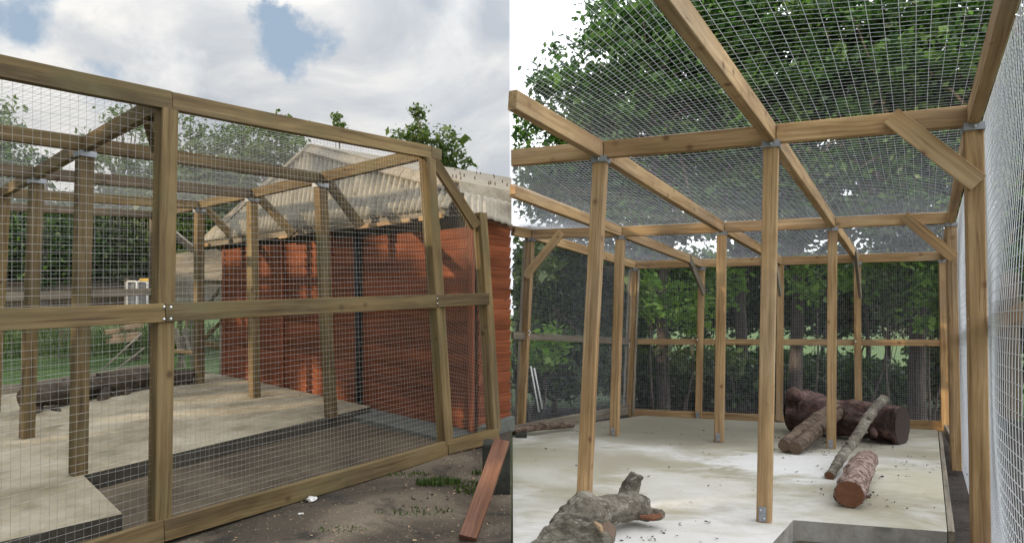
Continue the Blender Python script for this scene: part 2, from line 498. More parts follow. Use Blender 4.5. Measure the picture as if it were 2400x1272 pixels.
def timber(name, p0, p1, w, h, mat, parent=None, side=None, bow=0.002):
    """sawn timber from p0 to p1; w across (along side), h the other way; grain along local X"""
    p0 = Vector(p0)
    p1 = Vector(p1)
    ax = (p1 - p0)
    L = ax.length
    ax.normalize()
    if side is None:
        side = ax.cross(Vector((0, 0, 1)))
        if side.length < 1e-3:
            side = Vector((1, 0, 0))
    side = Vector(side)
    side = (side - ax * side.dot(ax)).normalized()
    up = ax.cross(side).normalized()
    c = min(w, h) * 0.06
    prof = [(-w / 2 + c, -h / 2), (w / 2 - c, -h / 2), (w / 2, -h / 2 + c), (w / 2, h / 2 - c), (w / 2 - c, h / 2), (-w / 2 + c, h / 2),
            (-w / 2, h / 2 - c), (-w / 2, -h / 2 + c)]
    n = max(1, min(8, int(L / 0.35)))
    V, Fc = [], []
    a1, a2 = RNG.uniform(-1, 1) * bow, RNG.uniform(-1, 1) * bow
    for i in range(n + 1):
        s = i / n
        oy = a1 * math.sin(s * math.pi) * 2 + RNG.uniform(-1, 1) * bow * .4
        oz = a2 * math.sin(s * math.pi) * 2 + RNG.uniform(-1, 1) * bow * .4
        for (y, z) in prof:
            V.append((s * L, y + oy, z + oz))
    for i in range(n):
        for k in range(8):
            k2 = (k + 1) % 8
            Fc.append((i * 8 + k, i * 8 + k2, (i + 1) * 8 + k2, (i + 1) * 8 + k))
    Fc.append(tuple(range(7, -1, -1)))
    Fc.append(tuple(n * 8 + k for k in range(8)))
    me = pydata(name, V, Fc)
    mw = Matrix((ax, side, up)).transposed().to_4x4()
    mw.translation = p0
    return link(name, me, mat, parent, mw=mw)


def box(name, c, size, mat, parent=None, rotz=0.0, bevel=0.0, axes=None):
    bm = bmesh.new()
    bmesh.ops.create_cube(bm, size=1.0)
    bmesh.ops.scale(bm, vec=size, verts=bm.verts)
    if bevel:
        bmesh.ops.bevel(bm, geom=bm.edges[:], offset=bevel, segments=2, affect='EDGES', profile=0.6)
    me = bpy.data.meshes.new(name)
    bm.to_mesh(me)
    bm.free()
    if axes:
        mw = Matrix(axes).transposed().to_4x4()
        mw.translation = Vector(c)
    else:
        mw = Matrix.Translation(Vector(c)) @ Matrix.Rotation(rotz, 4, 'Z')
    return link(name, me, mat, parent, mw=mw)


def tube_data(pts, radii, sides=10, wob=0.0, seed=0, cap=True, sub=1):
    rng = np.random.default_rng(seed)
    pts = [Vector(p) for p in pts]
    P, R = [], []
    for i in range(len(pts) - 1):                       # catmull-rom style resample
        p0 = pts[max(i - 1, 0)]
        p1, p2 = pts[i], pts[i + 1]
        p3 = pts[min(i + 2, len(pts) - 1)]
        for k in range(sub):
            t_ = k / sub
            q = 0.5 * ((2 * p1) + (p2 - p0) * t_ + (2 * p0 - 5 * p1 + 4 * p2 - p3) * t_ ** 2 + (3 * p1 - p0 - 3 * p2 + p3) * t_ ** 3)
            P.append(q)
            R.append(radii[i] * (1 - t_) + radii[i + 1] * t_)
    P.append(pts[-1])
    R.append(radii[-1])
    V, Fc = [], []
    ref = None
    ph = rng.uniform(0, 6.28, 6)
    for i, p in enumerate(P):
        tn = (P[min(i + 1, len(P) - 1)] - P[max(i - 1, 0)]).normalized()
        if ref is None:
            ref = tn.orthogonal().normalized()
        ref = (ref - tn * ref.dot(tn)).normalized()
        bi = tn.cross(ref)
        for k in range(sides):
            a = 2 * math.pi * k / sides
            r = R[i] * (1 + wob * (0.5 * math.sin(3 * a + ph[0] + i * .35) + 0.4 * math.sin(2 * a + ph[1] - i * .5) + 0.35 * math.sin(i * .9 + ph[2])
                                   + rng.uniform(-.5, .5)))
            V.append(p + (ref * math.cos(a) + bi * math.sin(a)) * r)
    n = len(P)
    for i in range(n - 1):
        for k in range(sides):
            k2 = (k + 1) % sides
            Fc.append((i * sides + k, i * sides + k2, (i + 1) * sides + k2, (i + 1) * sides + k))
    if cap:
        Fc.append(tuple(range(sides - 1, -1, -1)))
        Fc.append(tuple((n - 1) * sides + k for k in range(sides)))
    return V, Fc


def merge(parts):
    V, Fc = [], []
    for v, f in parts:
        o = len(V)
        V += list(v)
        Fc += [tuple(i + o for i in q) for q in f]
    return V, Fc


def tube(name, pts, radii, mat, parent=None, sides=10, wob=0.0, seed=0, sub=1, smooth=True):
    V, Fc = tube_data(pts, radii, sides, wob, seed, True, sub)
    return link(name, pydata(name, V, Fc), mat, parent, smooth=smooth)


def sheet(name, poly, zf, mat, parent=None, thick=None, side_mat=None):
    """a level sheet (or slab with sides when thick) over a plan polygon, heights from zf(x, y)"""
    bm = bmesh.new()
    vs = [bm.verts.new((x, y, zf(x, y))) for x, y in poly]
    f = bm.faces.new(vs)
    if f.normal.z < 0:
        f.normal_flip()
    f.normal_update()
    if f.normal.z < 0:
        bmesh.ops.reverse_faces(bm, faces=[f])
    if thick:
        lo = [bm.verts.new((v.co.x, v.co.y, v.co.z - thick)) for v in vs]
        for i in range(len(vs)):
            j = (i + 1) % len(vs)
            q = bm.faces.new((vs[i], vs[j], lo[j], lo[i]))
            q.material_index = 1
        bm.faces.new(lo[::-1]).material_index = 1
        bmesh.ops.recalc_face_normals(bm, faces=bm.faces)
    me = bpy.data.meshes.new(name)
    bm.to_mesh(me)
    bm.free()
    return link(name, me, [mat, side_mat] if side_mat else mat, parent)


def wire_panel(name, A, B, C, D, du, dv, parent, r=0.0013, bulge=0.0, seed=0, seg=8, flip=1, jit=0.003, mat='galvanised', clip_x=None):
    """welded wire on the quad A-B (bottom) C-D (top, D above A): wires both ways as thin three-sided rods"""
    A, B, C, D = [np.array(p, dtype=float) for p in (A, B, C, D)]
    rng = np.random.default_rng(seed)
    nrm = np.cross(B - A, D - A)
    nrm /= np.linalg.norm(nrm)
    Lu = max(np.linalg.norm(B - A), np.linalg.norm(C - D))
    Lv = max(np.linalg.norm(D - A), np.linalg.norm(C - B))
    nu, nv = max(2, int(round(Lu / du))), max(2, int(round(Lv / dv)))

    def P(u, v):
        p = (A * (1 - u) * (1 - v) + B * u * (1 - v) + C * u * v + D * (1 - u) * v)
        b = bulge * 16 * u * (1 - u) * v * (1 - v) * (0.7 + 0.5 * math.sin(5 * v + seed) * math.sin(4 * u + seed * 1.7))
        return p + nrm * b * flip

    lines = []
    for j in range(nv + 1):
        v = j / nv
        ph = rng.uniform(0, 6.28)
        lines.append(([P(i / seg, min(max(v + jit / Lv * math.sin(3.1 * i / seg + ph), 0), 1)) for i in range(seg + 1)], D - A))
    for i in range(nu + 1):
        u = i / nu
        ph = rng.uniform(0, 6.28)
        lines.append(([P(min(max(u + jit / Lu * math.sin(3.1 * j / seg + ph), 0), 1), j / seg) for j in range(seg + 1)], B - A))
    V, Fc = [], []
    for pts, sd in lines:
        sd = sd / np.linalg.norm(sd)
        offs = [nrm * r, -nrm * r * .5 + sd * r * .87, -nrm * r * .5 - sd * r * .87]
        pts = np.array(pts)
        base = len(V)
        for p in pts:
            for o_ in offs:
                V.append(p + o_)
        for s in range(len(pts) - 1):
            for k in range(3):
                k2 = (k + 1) % 3
                Fc.append((base + s * 3 + k, base + s * 3 + k2, base + s * 3 + 3 + k2, base + s * 3 + 3 + k))
    o = link(name, np_mesh(name, np.array(V), np.array(Fc)), mat, parent, kind='stuff')
    return o


def leaf_cloud(centers, spreads, counts, size, rng, flat=0.35, xmin=None, xmax=None, keep=None):
    """small rhombic leaves scattered round twig centres"""
    pts = []
    for c, s, n in zip(centers, spreads, counts):
        pts.append(np.array(c) + rng.normal(0, 1, (n, 3)) * np.array(s))
    pts = np.concatenate(pts)
    if xmin is not None:
        pts = pts[pts[:, 0] > xmin]
    if xmax is not None:
        pts = pts[pts[:, 0] < xmax]
    if keep is not None:
        pts = pts[keep(pts)]
    n = len(pts)
    nr = rng.normal(0, 1, (n, 3))
    nr[:, 2] = np.abs(nr[:, 2]) + flat
    nr /= np.linalg.norm(nr, axis=1)[:, None]
    a = rng.normal(0, 1, (n, 3))
    a -= nr * (a * nr).sum(1)[:, None]
    a /= np.linalg.norm(a, axis=1)[:, None]
    b = np.cross(nr, a)
    L = size * np.exp(rng.normal(0, .33, n))[:, None]
    Wd = L * rng.uniform(0.45, 0.75, n)[:, None]
    V = np.stack([pts - a * L * .5, pts + b * Wd * .5 - a * L * .05 + nr * L * .06, pts + a * L * .5, pts - b * Wd * .5 - a * L * .05 + nr * L * .06], 1).reshape(-1, 3)
    Fc = np.arange(n * 4).reshape(n, 4)
    return V, Fc


def crown_points(c, rad, n, rng, shell=0.5):
    d = rng.normal(0, 1, (n, 3))
    d /= np.linalg.norm(d, axis=1)[:, None]
    rr = rng.uniform(shell ** 3, 1, n) ** (1 / 3)
    return np.array(c) + d * rr[:, None] * np.array(rad)


def tree(name, label, base, height, trunk_r, lobes, leaf, lmat, seed, n_twigs, per_twig, spread=0.28, group=None, lean=(0, 0), xmin=None, xmax=None,
         limbs=7, keep=None, shell=0.45):
    """lobes: list of (centre, radii); trunk with limbs reaching into the lobes, crown of leaves"""
    rng = np.random.default_rng(seed)
    base = Vector(base)
    t_ = thing(name, label, 'tree', base, group)
    top = base + Vector((lean[0], lean[1], height))
    mid = base.lerp(top, 0.5) + Vector((rng.normal(0, .1), rng.normal(0, .1), 0))
    parts = [tube_data([base - Vector((0, 0, .25)), base + Vector((0, 0, .25)), mid, top], [trunk_r * 1.45, trunk_r * 1.05, trunk_r * .8, trunk_r * .25], 10, .08, seed, True, 3)]
    cs, ss, ns = [], [], []
    vol = [r[0] * r[1] * r[2] for _, r in lobes]
    for (c, r), vv in zip(lobes, vol):
        k = max(6, int(n_twigs * vv / sum(vol)))
        tw = crown_points(c, r, k, rng, shell)
        if xmin is not None:
            tw = tw[tw[:, 0] > xmin]
        if xmax is not None:
            tw = tw[tw[:, 0] < xmax]
        for p in tw:
            cs.append(p)
            ss.append(np.array([spread, spread, spread * .6]) * rng.uniform(.6, 1.3))
            ns.append(int(per_twig * rng.uniform(.5, 1.5)))
        for p in tw[:limbs]:
            f = rng.uniform(.35, .95)
            st = base.lerp(top, f)
            pv = Vector(p)
            m1 = st.lerp(pv, .5) + Vector((0, 0, .12 * (pv - st).length))
            parts.append(tube_data([st, m1, pv], [trunk_r * .42 * (1.1 - f * .6), trunk_r * .22, trunk_r * .06], 5, .05, seed, False, 3))
    V, Fc = merge(parts)
    link('trunk', pydata('trunk', V, Fc), 'trunk_bark', t_, smooth=True)
    V, Fc = leaf_cloud(cs, ss, ns, leaf, rng, xmin=xmin, xmax=xmax, keep=keep)
    link('crown', np_mesh('crown', V, Fc), lmat, t_, kind='stuff')
    return t_


def log_thing(name, label, pts, radii, bark, cut, seed, sides=16, wob=.06, sub=5, group=None, stubs=(), ends=(True, True)):
    t_ = thing(name, label, 'log', Vector(pts[0]) - Vector((0, 0, radii[0])), group)
    V, Fc = tube_data(pts, radii, sides * 2, wob * .35, seed, True, sub * 3)
    axis = (Vector(pts[-1]) - Vector(pts[0])).normalized()
    ctr = Vector(pts[0])
    for i_, v in enumerate(V):
        along = (v - ctr).dot(axis)
        rad = v - ctr - axis * along
        q = axis * along * .35 + rad
        rr_ = max(radii)
        dsp = mnoise.fractal(q * (1.6 / rr_) + Vector((seed, 0, 0)), 1.0, 2.1, 4) * .16 + mnoise.noise(v * (.5 / rr_) + Vector((0, seed, 0))) * .10
        V[i_] = v + rad.normalized() * dsp * rr_ * (wob / .07)
    link('bark', pydata('bark', V, Fc), bark, t_, smooth=True)
    P = [Vector(p) for p in pts]
    for e, (a_, b_, r_) in zip(ends, ((P[0], P[1], radii[0]), (P[-1], P[-2], radii[-1]))):
        if not e:
            continue
        n = (a_ - b_).normalized()
        ref = n.orthogonal().normalized()
        bi = n.cross(ref)
        rg = random.Random(seed)
        vs = [(0.0, 0.0, 0.0)] + [(0.002, math.cos(q * math.tau / 20) * r_ * rg.uniform(.93, 1.0), math.sin(q * math.tau / 20) * r_ * rg.uniform(.93, 1.0)) for q in range(20)]
        fs = [(0, 1 + q, 1 + (q + 1) % 20) for q in range(20)]
        mw = Matrix((n, ref, bi)).transposed().to_4x4()
        mw.translation = a_ + n * 0.005
        link('cut_face', pydata('cut_face', vs, fs), cut, t_, mw=mw)
    for (a_, b_, r0, r1) in stubs:
        v, f = tube_data([a_, Vector(a_).lerp(Vector(b_), .5) + Vector((0, 0, .005)), b_], [r0, (r0 + r1) / 2, r1], 8, .08, seed, True, 2)
        link('branch_stub', pydata('branch_stub', v, f), bark, t_, smooth=True)
    return t_


# ================================================================== GROUND
def smooth01(v):
    v = min(max(v, 0), 1)
    return v * v * (3 - 2 * v)


def h_ground(x, y):
    l = h_left(x, y)
    if y > 14:
        l = 0.62
    if y < 2:
        l = h_left(x, 2)
    r = h_right(x, max(y, 0)) - 0.20
    return l + (r - l) * smooth01((x + 0.004) / 0.008)


xs = sorted(set([-250, -120, -60, -30, -20, -14, -10, -8, -6, -5, -4, -3, -2, -1, -.5, -.004, 0.004, .5, 1, 2, 3, 4, 5, 6, 8, 10, 14, 20, 30, 60, 120, 250]))
ys = [-60, -20, -8, -2, 0, 2, 3, 4, 5, 6, 7, 8, 9, 10, 11, 12, 14, 16, 20, 26, 34, 50, 80, 140, 260, 420]
V = [(x, y, h_ground(x, y) - 0.012) for y in ys for x in xs]
nx = len(xs)
Fc = [(j * nx + i, j * nx + i + 1, (j + 1) * nx + i + 1, (j + 1) * nx + i) for j in range(len(ys) - 1) for i in range(nx - 1)]
g = link('ground', pydata('ground', V, Fc), 'grass_ground')
structure(g)

# old tarmac yard on the left (a grid so that it follows the slope)
gx = np.linspace(-7.0, -0.005, 30)
gy = np.linspace(-3.0, 10.0, 50)
V = [(x, y, h_ground(min(x, -.03), y) + 0.004 + 0.010 * math.sin(x * 2.3 + y) * math.sin(y * 1.7)) for y in gy for x in gx]
Fc = [(j * 30 + i, j * 30 + i + 1, (j + 1) * 30 + i + 1, (j + 1) * 30 + i) for j in range(49) for i in range(29)]
yard = link('yard', pydata('yard', V, Fc), 'yard_ground', smooth=True)
structure(yard)

# bare soil round the right hand aviary
V = [(x, y, h_right(x, y) - 0.19 + 0.012 * math.sin(x * 7 + y * 3) + 0.012 * math.sin(y * 8.3 - x * 4)) for y in np.linspace(1.5, 14, 60) for x in np.linspace(0.005, 8.5, 50)]
Fc = [(j * 50 + i, j * 50 + i + 1, (j + 1) * 50 + i + 1, (j + 1) * 50 + i) for j in range(59) for i in range(49)]
soil = link('soil', pydata('soil', V, Fc), 'soil', smooth=True)
structure(soil)


def z_slab_l(x, y):
    return h_left(x, y) + 0.12


def z_slab_r(x, y):
    return h_right(x, y)


# left concrete floor, L-shaped round the sunken strip
slab_l = sheet('concrete_floor', [(-3.0, 5.076), (-1.43, 7.36), (-3.85, 9.74), (-5.1, 10.3), (-6.4, 8.3), (-6.2, 5.5), (-3.6, 3.0), (-2.29, 4.263)],
               z_slab_l, 'concrete_old', thick=0.16, side_mat='concrete_edge')
structure(slab_l, 'stained concrete floor of the left aviary with a sunken corner')
# sunken strip
pit = sheet('pit_floor', [(-2.95, 5.0), (-1.45, 7.3), (-0.2, 6.25), (-0.55, 5.9), (-1.92, 4.12), (-2.6, 3.1), (-3.6, 2.9)],
            lambda x, y: h_left(x, y) + 0.022, 'pit_floor')
structure(pit)

# right concrete slab with a sunken bay at its front corner
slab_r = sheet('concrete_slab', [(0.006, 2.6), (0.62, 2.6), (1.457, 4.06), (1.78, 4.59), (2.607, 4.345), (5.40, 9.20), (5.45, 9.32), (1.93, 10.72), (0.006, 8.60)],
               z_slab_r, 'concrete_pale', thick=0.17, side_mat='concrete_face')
notch = sheet('notch_floor', [(0.64, 2.6), (1.475, 4.04), (1.80, 4.575), (2.62, 4.33), (2.2, 3.4), (1.6, 2.4)], lambda x, y: h_right(x, y) - .125, 'pit_floor')
structure(notch)
structure(slab_r, 'pale concrete slab of the right aviary with a sunken front bay')
timber('edging_board', (2.635, 4.35, z_slab_r(2.6, 4.35) - .075), (5.42, 9.18, z_slab_r(5.4, 9.2) - .075), 0.035, 0.15, 'wood_grey', slab_r)

# ================================================================== LEFT AVIARY
U1 = Vector((0.60, 0.80, 0.0)).normalized()
U2 = Vector((-0.70, 0.714, 0.0)).normalized()
LW = 'wood_weathered'
lav = thing('timber_aviary', 'olive brown timber aviary frame with square wire mesh in front of the orange shed', 'aviary', (-1.97, 4.09, 0.0))


def post_l(tx, ty, bx, by, d, mat=LW, size=.095, up=0.0):
    a_, b_ = at(bx, by, d), at(tx, ty, d)
    timber('post', a_, b_ + Vector((0, 0, up)), size, size, mat, lav, side=U1)
    return b_


tL = post_l(390, 258, 374, 1218, 4.09)
t2 = post_l(1001, 372, 1044, 1040, 5.90, size=.10)
t3 = post_l(1124, 500, 1157, 1008, 6.22)
ta = post_l(199, 356, 183, 1112, 5.11)
tb = post_l(86, 420, 63, 1025, 6.25)
tc_ = post_l(9, 462, -16, 985, 7.39)
td = post_l(751, 430, 776, 977, 6.92)
te = post_l(591, 465, 597, 932, 8.02)
tf = post_l(467, 490, 467, 899, 9.07)
tg = post_l(361, 512, 359, 872, 10.2, 'wood_dark')
timber('batten', at(359, 515, 10.15) + Vector((.06, 0, 0)), at(358, 870, 10.15) + Vector((.06, 0, 0)), .03, .03, 'wood_fresh', lav)
UP = Vector((0, 0, .05))
# front rails
e0 = at(-70, 160, 3.30)
e0t = at(0, 157, 3.43)
dirL = (tL - at(0, 180, 3.43))
pL0 = at(-80, 134 + 24 - 15, 3.26)
timber('top_rail', at(-90, 138, 3.24), at(397, 237, 4.09), .05, .105, LW, lav)
timber('top_rail', at(399, 238, 4.095), at(1006, 357, 5.92), .05, .100, LW, lav)
timber('top_rail', at(1007, 357, 5.93), at(1030, 364, 6.03), .05, .09, LW, lav)
timber('middle_rail', at(-90, 752, 3.24), at(381, 733, 4.05), .05, .105, LW, lav)
mrail = timber('middle_rail', at(384, 732, 4.055), at(1019, 706, 5.84), .05, .105, LW, lav)
timber('middle_rail', at(1022, 705, 5.85), at(1143, 700, 6.17), .05, .10, LW, lav)
timber('bottom_rail', at(-90, 1395, 3.24), at(378, 1243, 4.06), .05, .125, LW, lav)
timber('bottom_rail', at(381, 1242, 4.065), at(1044, 1049, 5.87), .05, .12, LW, lav)
timber('bottom_rail', at(1047, 1048, 5.88), at(1166, 1018, 6.20), .05, .115, LW, lav)
# bolts at the joint of the middle rail
axf = (at(384, 732, 4.055) - at(-90, 752, 3.24)).normalized()
nf = Vector((axf.y, -axf.x, 0)).normalized()


def bolt(p, parent, n, r=.009):
    bm = bmesh.new()
    bmesh.ops.create_uvsphere(bm, u_segments=8, v_segments=5, radius=r)
    me = bpy.data.meshes.new('bolt')
    bm.to_mesh(me)
    bm.free()
    return link('bolt', me, 'bolt_steel', parent, mw=Matrix.Translation(p + n * r * .4), smooth=True)


for bx, by in ((378, 719), (394, 720), (378, 748), (394, 747)):
    bolt(at(bx, by, 4.045) + nf * .022, mrail, nf)
for bx, by in ((1019, 699), (1019, 711)):
    bolt(at(bx, by, 5.83) + nf * .024, mrail, nf, .007)
# beams running back (towards the far wall) and across
BH = .10


def beam(a_, b_, h=BH, w=.05, mat=LW, name='roof_beam', ea=0.0, eb=0.0):
    d_ = (b_ - a_).normalized()
    return timber(name, a_ + UP - d_ * ea, b_ + UP + d_ * eb, w, h, mat, lav)


beam(tL, ta, ea=-.04)
beam(ta, tb)
beam(tb, tc_, eb=1.3)
beam(t2, td, ea=-.06)
beam(td, te)
beam(te, tf)
beam(tf, tg, mat='wood_dark')
dl = (ta - td).normalized()
beam(ta, td, ea=1.6)
beam(tb, te, ea=1.6, mat='wood_dark')
beam(tc_, tf, ea=0.7)
back_l = at(-95, 479, 8.1)
timber('top_rail', back_l, at(361, 504, 10.2), .05, .095, 'wood_dark', lav)
timber('middle_rail', at(-95, 699, 8.1), at(361, 683, 10.2), .05, .10, 'wood_grey', lav)
timber('bottom_rail', at(-95, 940, 8.1), at(361, 868, 10.2), .06, .19, 'wood_grey', lav)
timber('post', at(-90, 960, 8.15), at(-80, 475, 8.15), .09, .09, LW, lav, side=U1)
# corner brace at the front post and the struts down to the shed
timber('brace', at(352, 285, 4.25), at(372, 352, 4.35), .05, .09, LW, lav)
pl = [(556, 566, 9.25), (688, 549, 8.05), (846, 531, 7.05)]
for a_, (px, py, d), dd in ((tf, pl[0], 9.07), (te, pl[1], 8.02), (td, pl[2], 6.92)):
    timber('strut', a_ + Vector((.05, .05, .03)), at(px, py, d), .05, .095, 'wood_weathered', lav)
timber('strut', at(1014, 374, 5.98), at(1116, 532, 6.17), .05, .085, LW, lav)
timber('strut', at(405, 545, 10.0), at(452, 584, 9.8), .05, .09, 'wood_grey', lav)
# metal post caps
for p in (ta, tb, td, te, tf):
    box('bracket', p - Vector((0, 0, .02)), (.112, .112, .04), 'bracket_steel', lav, rotz=math.atan2(U1.y, U1.x))
box('bracket', tL + Vector((-.045, .05, -.04)), (.02, .05, .08), 'bracket_steel', lav, rotz=math.atan2(U1.y, U1.x))
# wire on the front, both bays and the end bay, above and below the middle rail
inn = Vector((-nf.x, -nf.y, 0)) * 0.03
Lb, Lt = at(380, 1243, 4.09), at(395, 238, 4.09)
Rb, Rt = at(1044, 1049, 5.9), at(1003, 357, 5.9)
Eb, Et = at(1150, 1020, 6.19), at(1118, 540, 6.17)
Fb, Ft = at(-90, 1395, 3.24), at(-90, 138, 3.24)
wire_panel('wire_mesh', Fb + inn, Lb + inn, Lt + inn, Ft + inn, .043, .043, lav, r=.0009, bulge=.008, seed=1)
wire_panel('wire_mesh', Lb + inn, Rb + inn, Rt + inn, Lt + inn, .030, .036, lav, r=.0008, bulge=.012, seed=2)
wire_panel('wire_mesh', Rb + inn, Eb + inn, Et + inn, Rt + inn, .030, .036, lav, r=.0008, bulge=.004, seed=3)
RZ = Vector((0, 0, .105))
farL = ta - (td - ta).normalized() * 1.6
farL2 = tb - (te - tb).normalized() * 1.6
farL3 = tc_ - (tf - tc_).normalized() * .7
for k, q in enumerate(((Ft, Lt, ta, farL), (Lt, Rt, td, ta), (farL, ta, tb, farL2), (ta, td, te, tb), (farL2, tb, tc_, farL3), (tb, te, tf, tc_),
                       (tc_, tf, tg, back_l))):
    off = [RZ if p in (ta, tb, tc_, td, te, tf, tg, farL, farL2, farL3) else Vector((0, 0, .05)) for p in q]
    wire_panel('roof_wire', *[p + o_ for p, o_ in zip(q, off)], .055, .055, lav, r=.0008, bulge=-.02, seed=20 + k)
# sloping wire down to the shed plate
e_pl = [at(1118, 515, 6.3), at(*pl[2]), at(*pl[1]), at(*pl[0])]
for k, (a_, b_, c_, d_) in enumerate(((t2, td, e_pl[1], e_pl[0]), (td, te, e_pl[2], e_pl[1]), (te, tf, e_pl[3], e_pl[2]))):
    wire_panel('roof_wire', a_ + RZ, b_ + RZ, c_ + UP, d_ + UP, .055, .055, lav, r=.0008, seed=40 + k)
# wire of the far wall
wire_panel('wire_mesh', at(-95, 940, 8.1), at(361, 868, 10.2), at(361, 504, 10.2), back_l, .05, .05, lav, r=.0011, bulge=.01, seed=50)

# ================================================================== SHED / BARN
WA, WB = Vector((-1.46, 7.525)), Vector((-3.85, 9.74))
WD = (WB - WA).normalized()                       # along the gable wall towards the far corner
WN = Vector((-WD.y, WD.x))
if WN.y > 0:
    WN = -WN                                      # outwards, towards the aviary


def wall_d(px):
    k = (px - 1200) / FOC
    s = (WA.x - k * WA.y) / (k * WD.y - WD.x)
    return WA.y + s * WD.y


def wall_at(px, py, off=0.0):
    p = at(px, py, wall_d(px))
    return Vector((p.x + WN.x * off, p.y + WN.y * off, p.z))


barn = thing('shed', 'orange brown boarded shed with a grey corrugated gable and roof', 'shed', (WB.x, WB.y, 0.4))
# wall core behind the boards, dark to paint the shadow gap under the eave
far_b, far_t = wall_at(528, 885), wall_at(528, 566)
near_b, near_t = wall_at(1118, 1010), wall_at(1118, 505)
back = Vector((0.55, 0.83, 0)) * 0.12
V = [far_b, near_b, near_t, far_t, far_b + back, near_b + back, near_t + back, far_t + back]
for v in V[:2] + V[4:6]:
    v.z -= .1
wall_o = link('wall', pydata('wall', V, [(0, 1, 2, 3), (7, 6, 5, 4), (0, 4, 5, 1), (3, 2, 6, 7), (0, 3, 7, 4), (1, 5, 6, 2)]), 'wood_dark', barn)
NB = 19
# bays: (px range, how far the boards stand proud)
for (xa, xb, prd) in ((529, 667, .018), (669, 786, -.005), (788, 846, .022), (856, 1114, .006)):
    for i in range(NB):
        fa, fb = (i + .02) / NB, (i + .98) / NB
        pts = []
        for px in (xa, xb):
            d_ = wall_d(px)
            s = (px - 528) / (1118 - 528)
            zb = EYE + (HOR - (885 + (1010 - 885) * s)) / FOC * d_
            # interpolate along the wall in space so that the courses stay straight
            q = (Vector((at(px, 0, d_).x, d_)) - Vector((far_b.x, far_b.y))).length / (Vector((near_b.x, near_b.y)) - Vector((far_b.x, far_b.y))).length
            z0 = far_b.z + .1 + (near_b.z - far_b.z) * q
            z1 = far_t.z + (near_t.z - far_t.z) * q - .10
            x_, y_ = at(px, 0, d_).x, d_
            pts.append((x_, y_, z0 + (z1 - z0) * (fa + fb) / 2, (z1 - z0) * (fb - fa)))
        (x0, y0, zc0, hh), (x1, y1, zc1, _) = pts
        off = .012 + prd
        a_ = Vector((x0 + WN.x * off, y0 + WN.y * off, zc0))
        b_ = Vector((x1 + WN.x * off, y1 + WN.y * off, zc1))
        o = timber('board', a_, b_, .02, hh, 'wood_red_board', wall_o, side=Vector((WN.x, WN.y, 0)).normalized() + Vector((0, 0, -.22)), bow=.0008)
# trims and the dark downpipe
for px, w_, m_ in ((668, .035, 'wood_red_board'), (787, .03, 'wood_red_board'), (1112, .06, 'wood_red_board'), (531, .05, 'wood_red_board')):
    timber('corner_trim', wall_at(px, 885 + (px - 528) * .212, .04), wall_at(px, 570 - (px - 528) * .1, .04), w_, .03, m_, wall_o, side=Vector((WD.x, WD.y, 0)))
tube('drainpipe', [wall_at(851, 952, .06), wall_at(850, 800, .06), wall_at(847, 535, .06)], [.03, .03, .03], 'black_plastic', barn, 10)
# side wall turning away from the aviary
sw0 = wall_at(1118, 1010)
sdir = Vector((0.60, 0.80, 0))
sl = (-0.03 - sw0.x) / sdir.x
V = [Vector((sw0.x, sw0.y, z)) for z in (0.1, 2.13)] + [Vector((sw0.x, sw0.y, z)) + sdir * sl for z in (0.1, 2.13)]
V += [v + Vector((-.08, .06, 0)) for v in V]
wall_s = link('wall', pydata('wall', V, [(0, 2, 3, 1), (4, 5, 7, 6), (1, 3, 7, 5), (2, 6, 7, 3)]), 'wood_red_board', barn)
for i in range(NB):
    fa, fb = (i + .02) / NB, (i + .98) / NB
    zt = 2.12
    z0 = sw0.z + .02
    zc = z0 + (zt - z0) * (fa + fb) / 2
    a_ = Vector((sw0.x, sw0.y, zc)) + Vector((.8, -.6, 0)) * .01
    timber('board', a_, a_ + sdir * sl + Vector((0, 0, .0)), .02, (zt - z0) / NB * .96, 'wood_red_board', wall_s, side=Vector((.8, -.6, -.22)), bow=.0008)
timber('sill', Vector((sw0.x, sw0.y, sw0.z - .02)) + Vector((.8, -.6, 0)) * .06, Vector((sw0.x, sw0.y, sw0.z + .02)) + sdir * sl + Vector((.5, -.6, 0)) * .03, .10, .14, 'grey_plank', barn)


# corrugated cement sheets of the gable, each sheet a part of its own
def corrugated(name, top, bot, mat, n_wave, normal, amp=.028, thick=.006, rows=6):
    """top, bot: functions s in 0..1 -> point; waves run from top to bottom"""
    n = n_wave * 8
    V, Fc = [], []
    nv = Vector(normal)
    for side_ in (0, 1):
        for j in range(rows + 1):
            for i in range(n + 1):
                s = i / n
                p = top(s).lerp(bot(s), j / rows)
                V.append(p + nv * (amp * math.sin(s * n_wave * math.tau) - side_ * thick))
    W1 = n + 1
    N = W1 * (rows + 1)
    for j in range(rows):
        for i in range(n):
            q = (j * W1 + i, j * W1 + i + 1, (j + 1) * W1 + i + 1, (j + 1) * W1 + i)
            Fc.append(q)
            Fc.append(tuple(N + k for k in q[::-1]))
    for i in range(n):
        Fc.append((rows * W1 + i, rows * W1 + i + 1, N + rows * W1 + i + 1, N + rows * W1 + i))
        Fc.append((i + 1, i, N + i, N + i + 1))
    return link(name, pydata(name, V, Fc), mat, gable_o, smooth=True)


def verge_y(px):
    if px < 735:
        return 352 + (735 - px) * (572 - 352) / (735 - 487)
    return 352 + (px - 735) * 0.258


def eave_y(px):
    return 572 - (px - 487) * (572 - 492) / (1088 - 487)


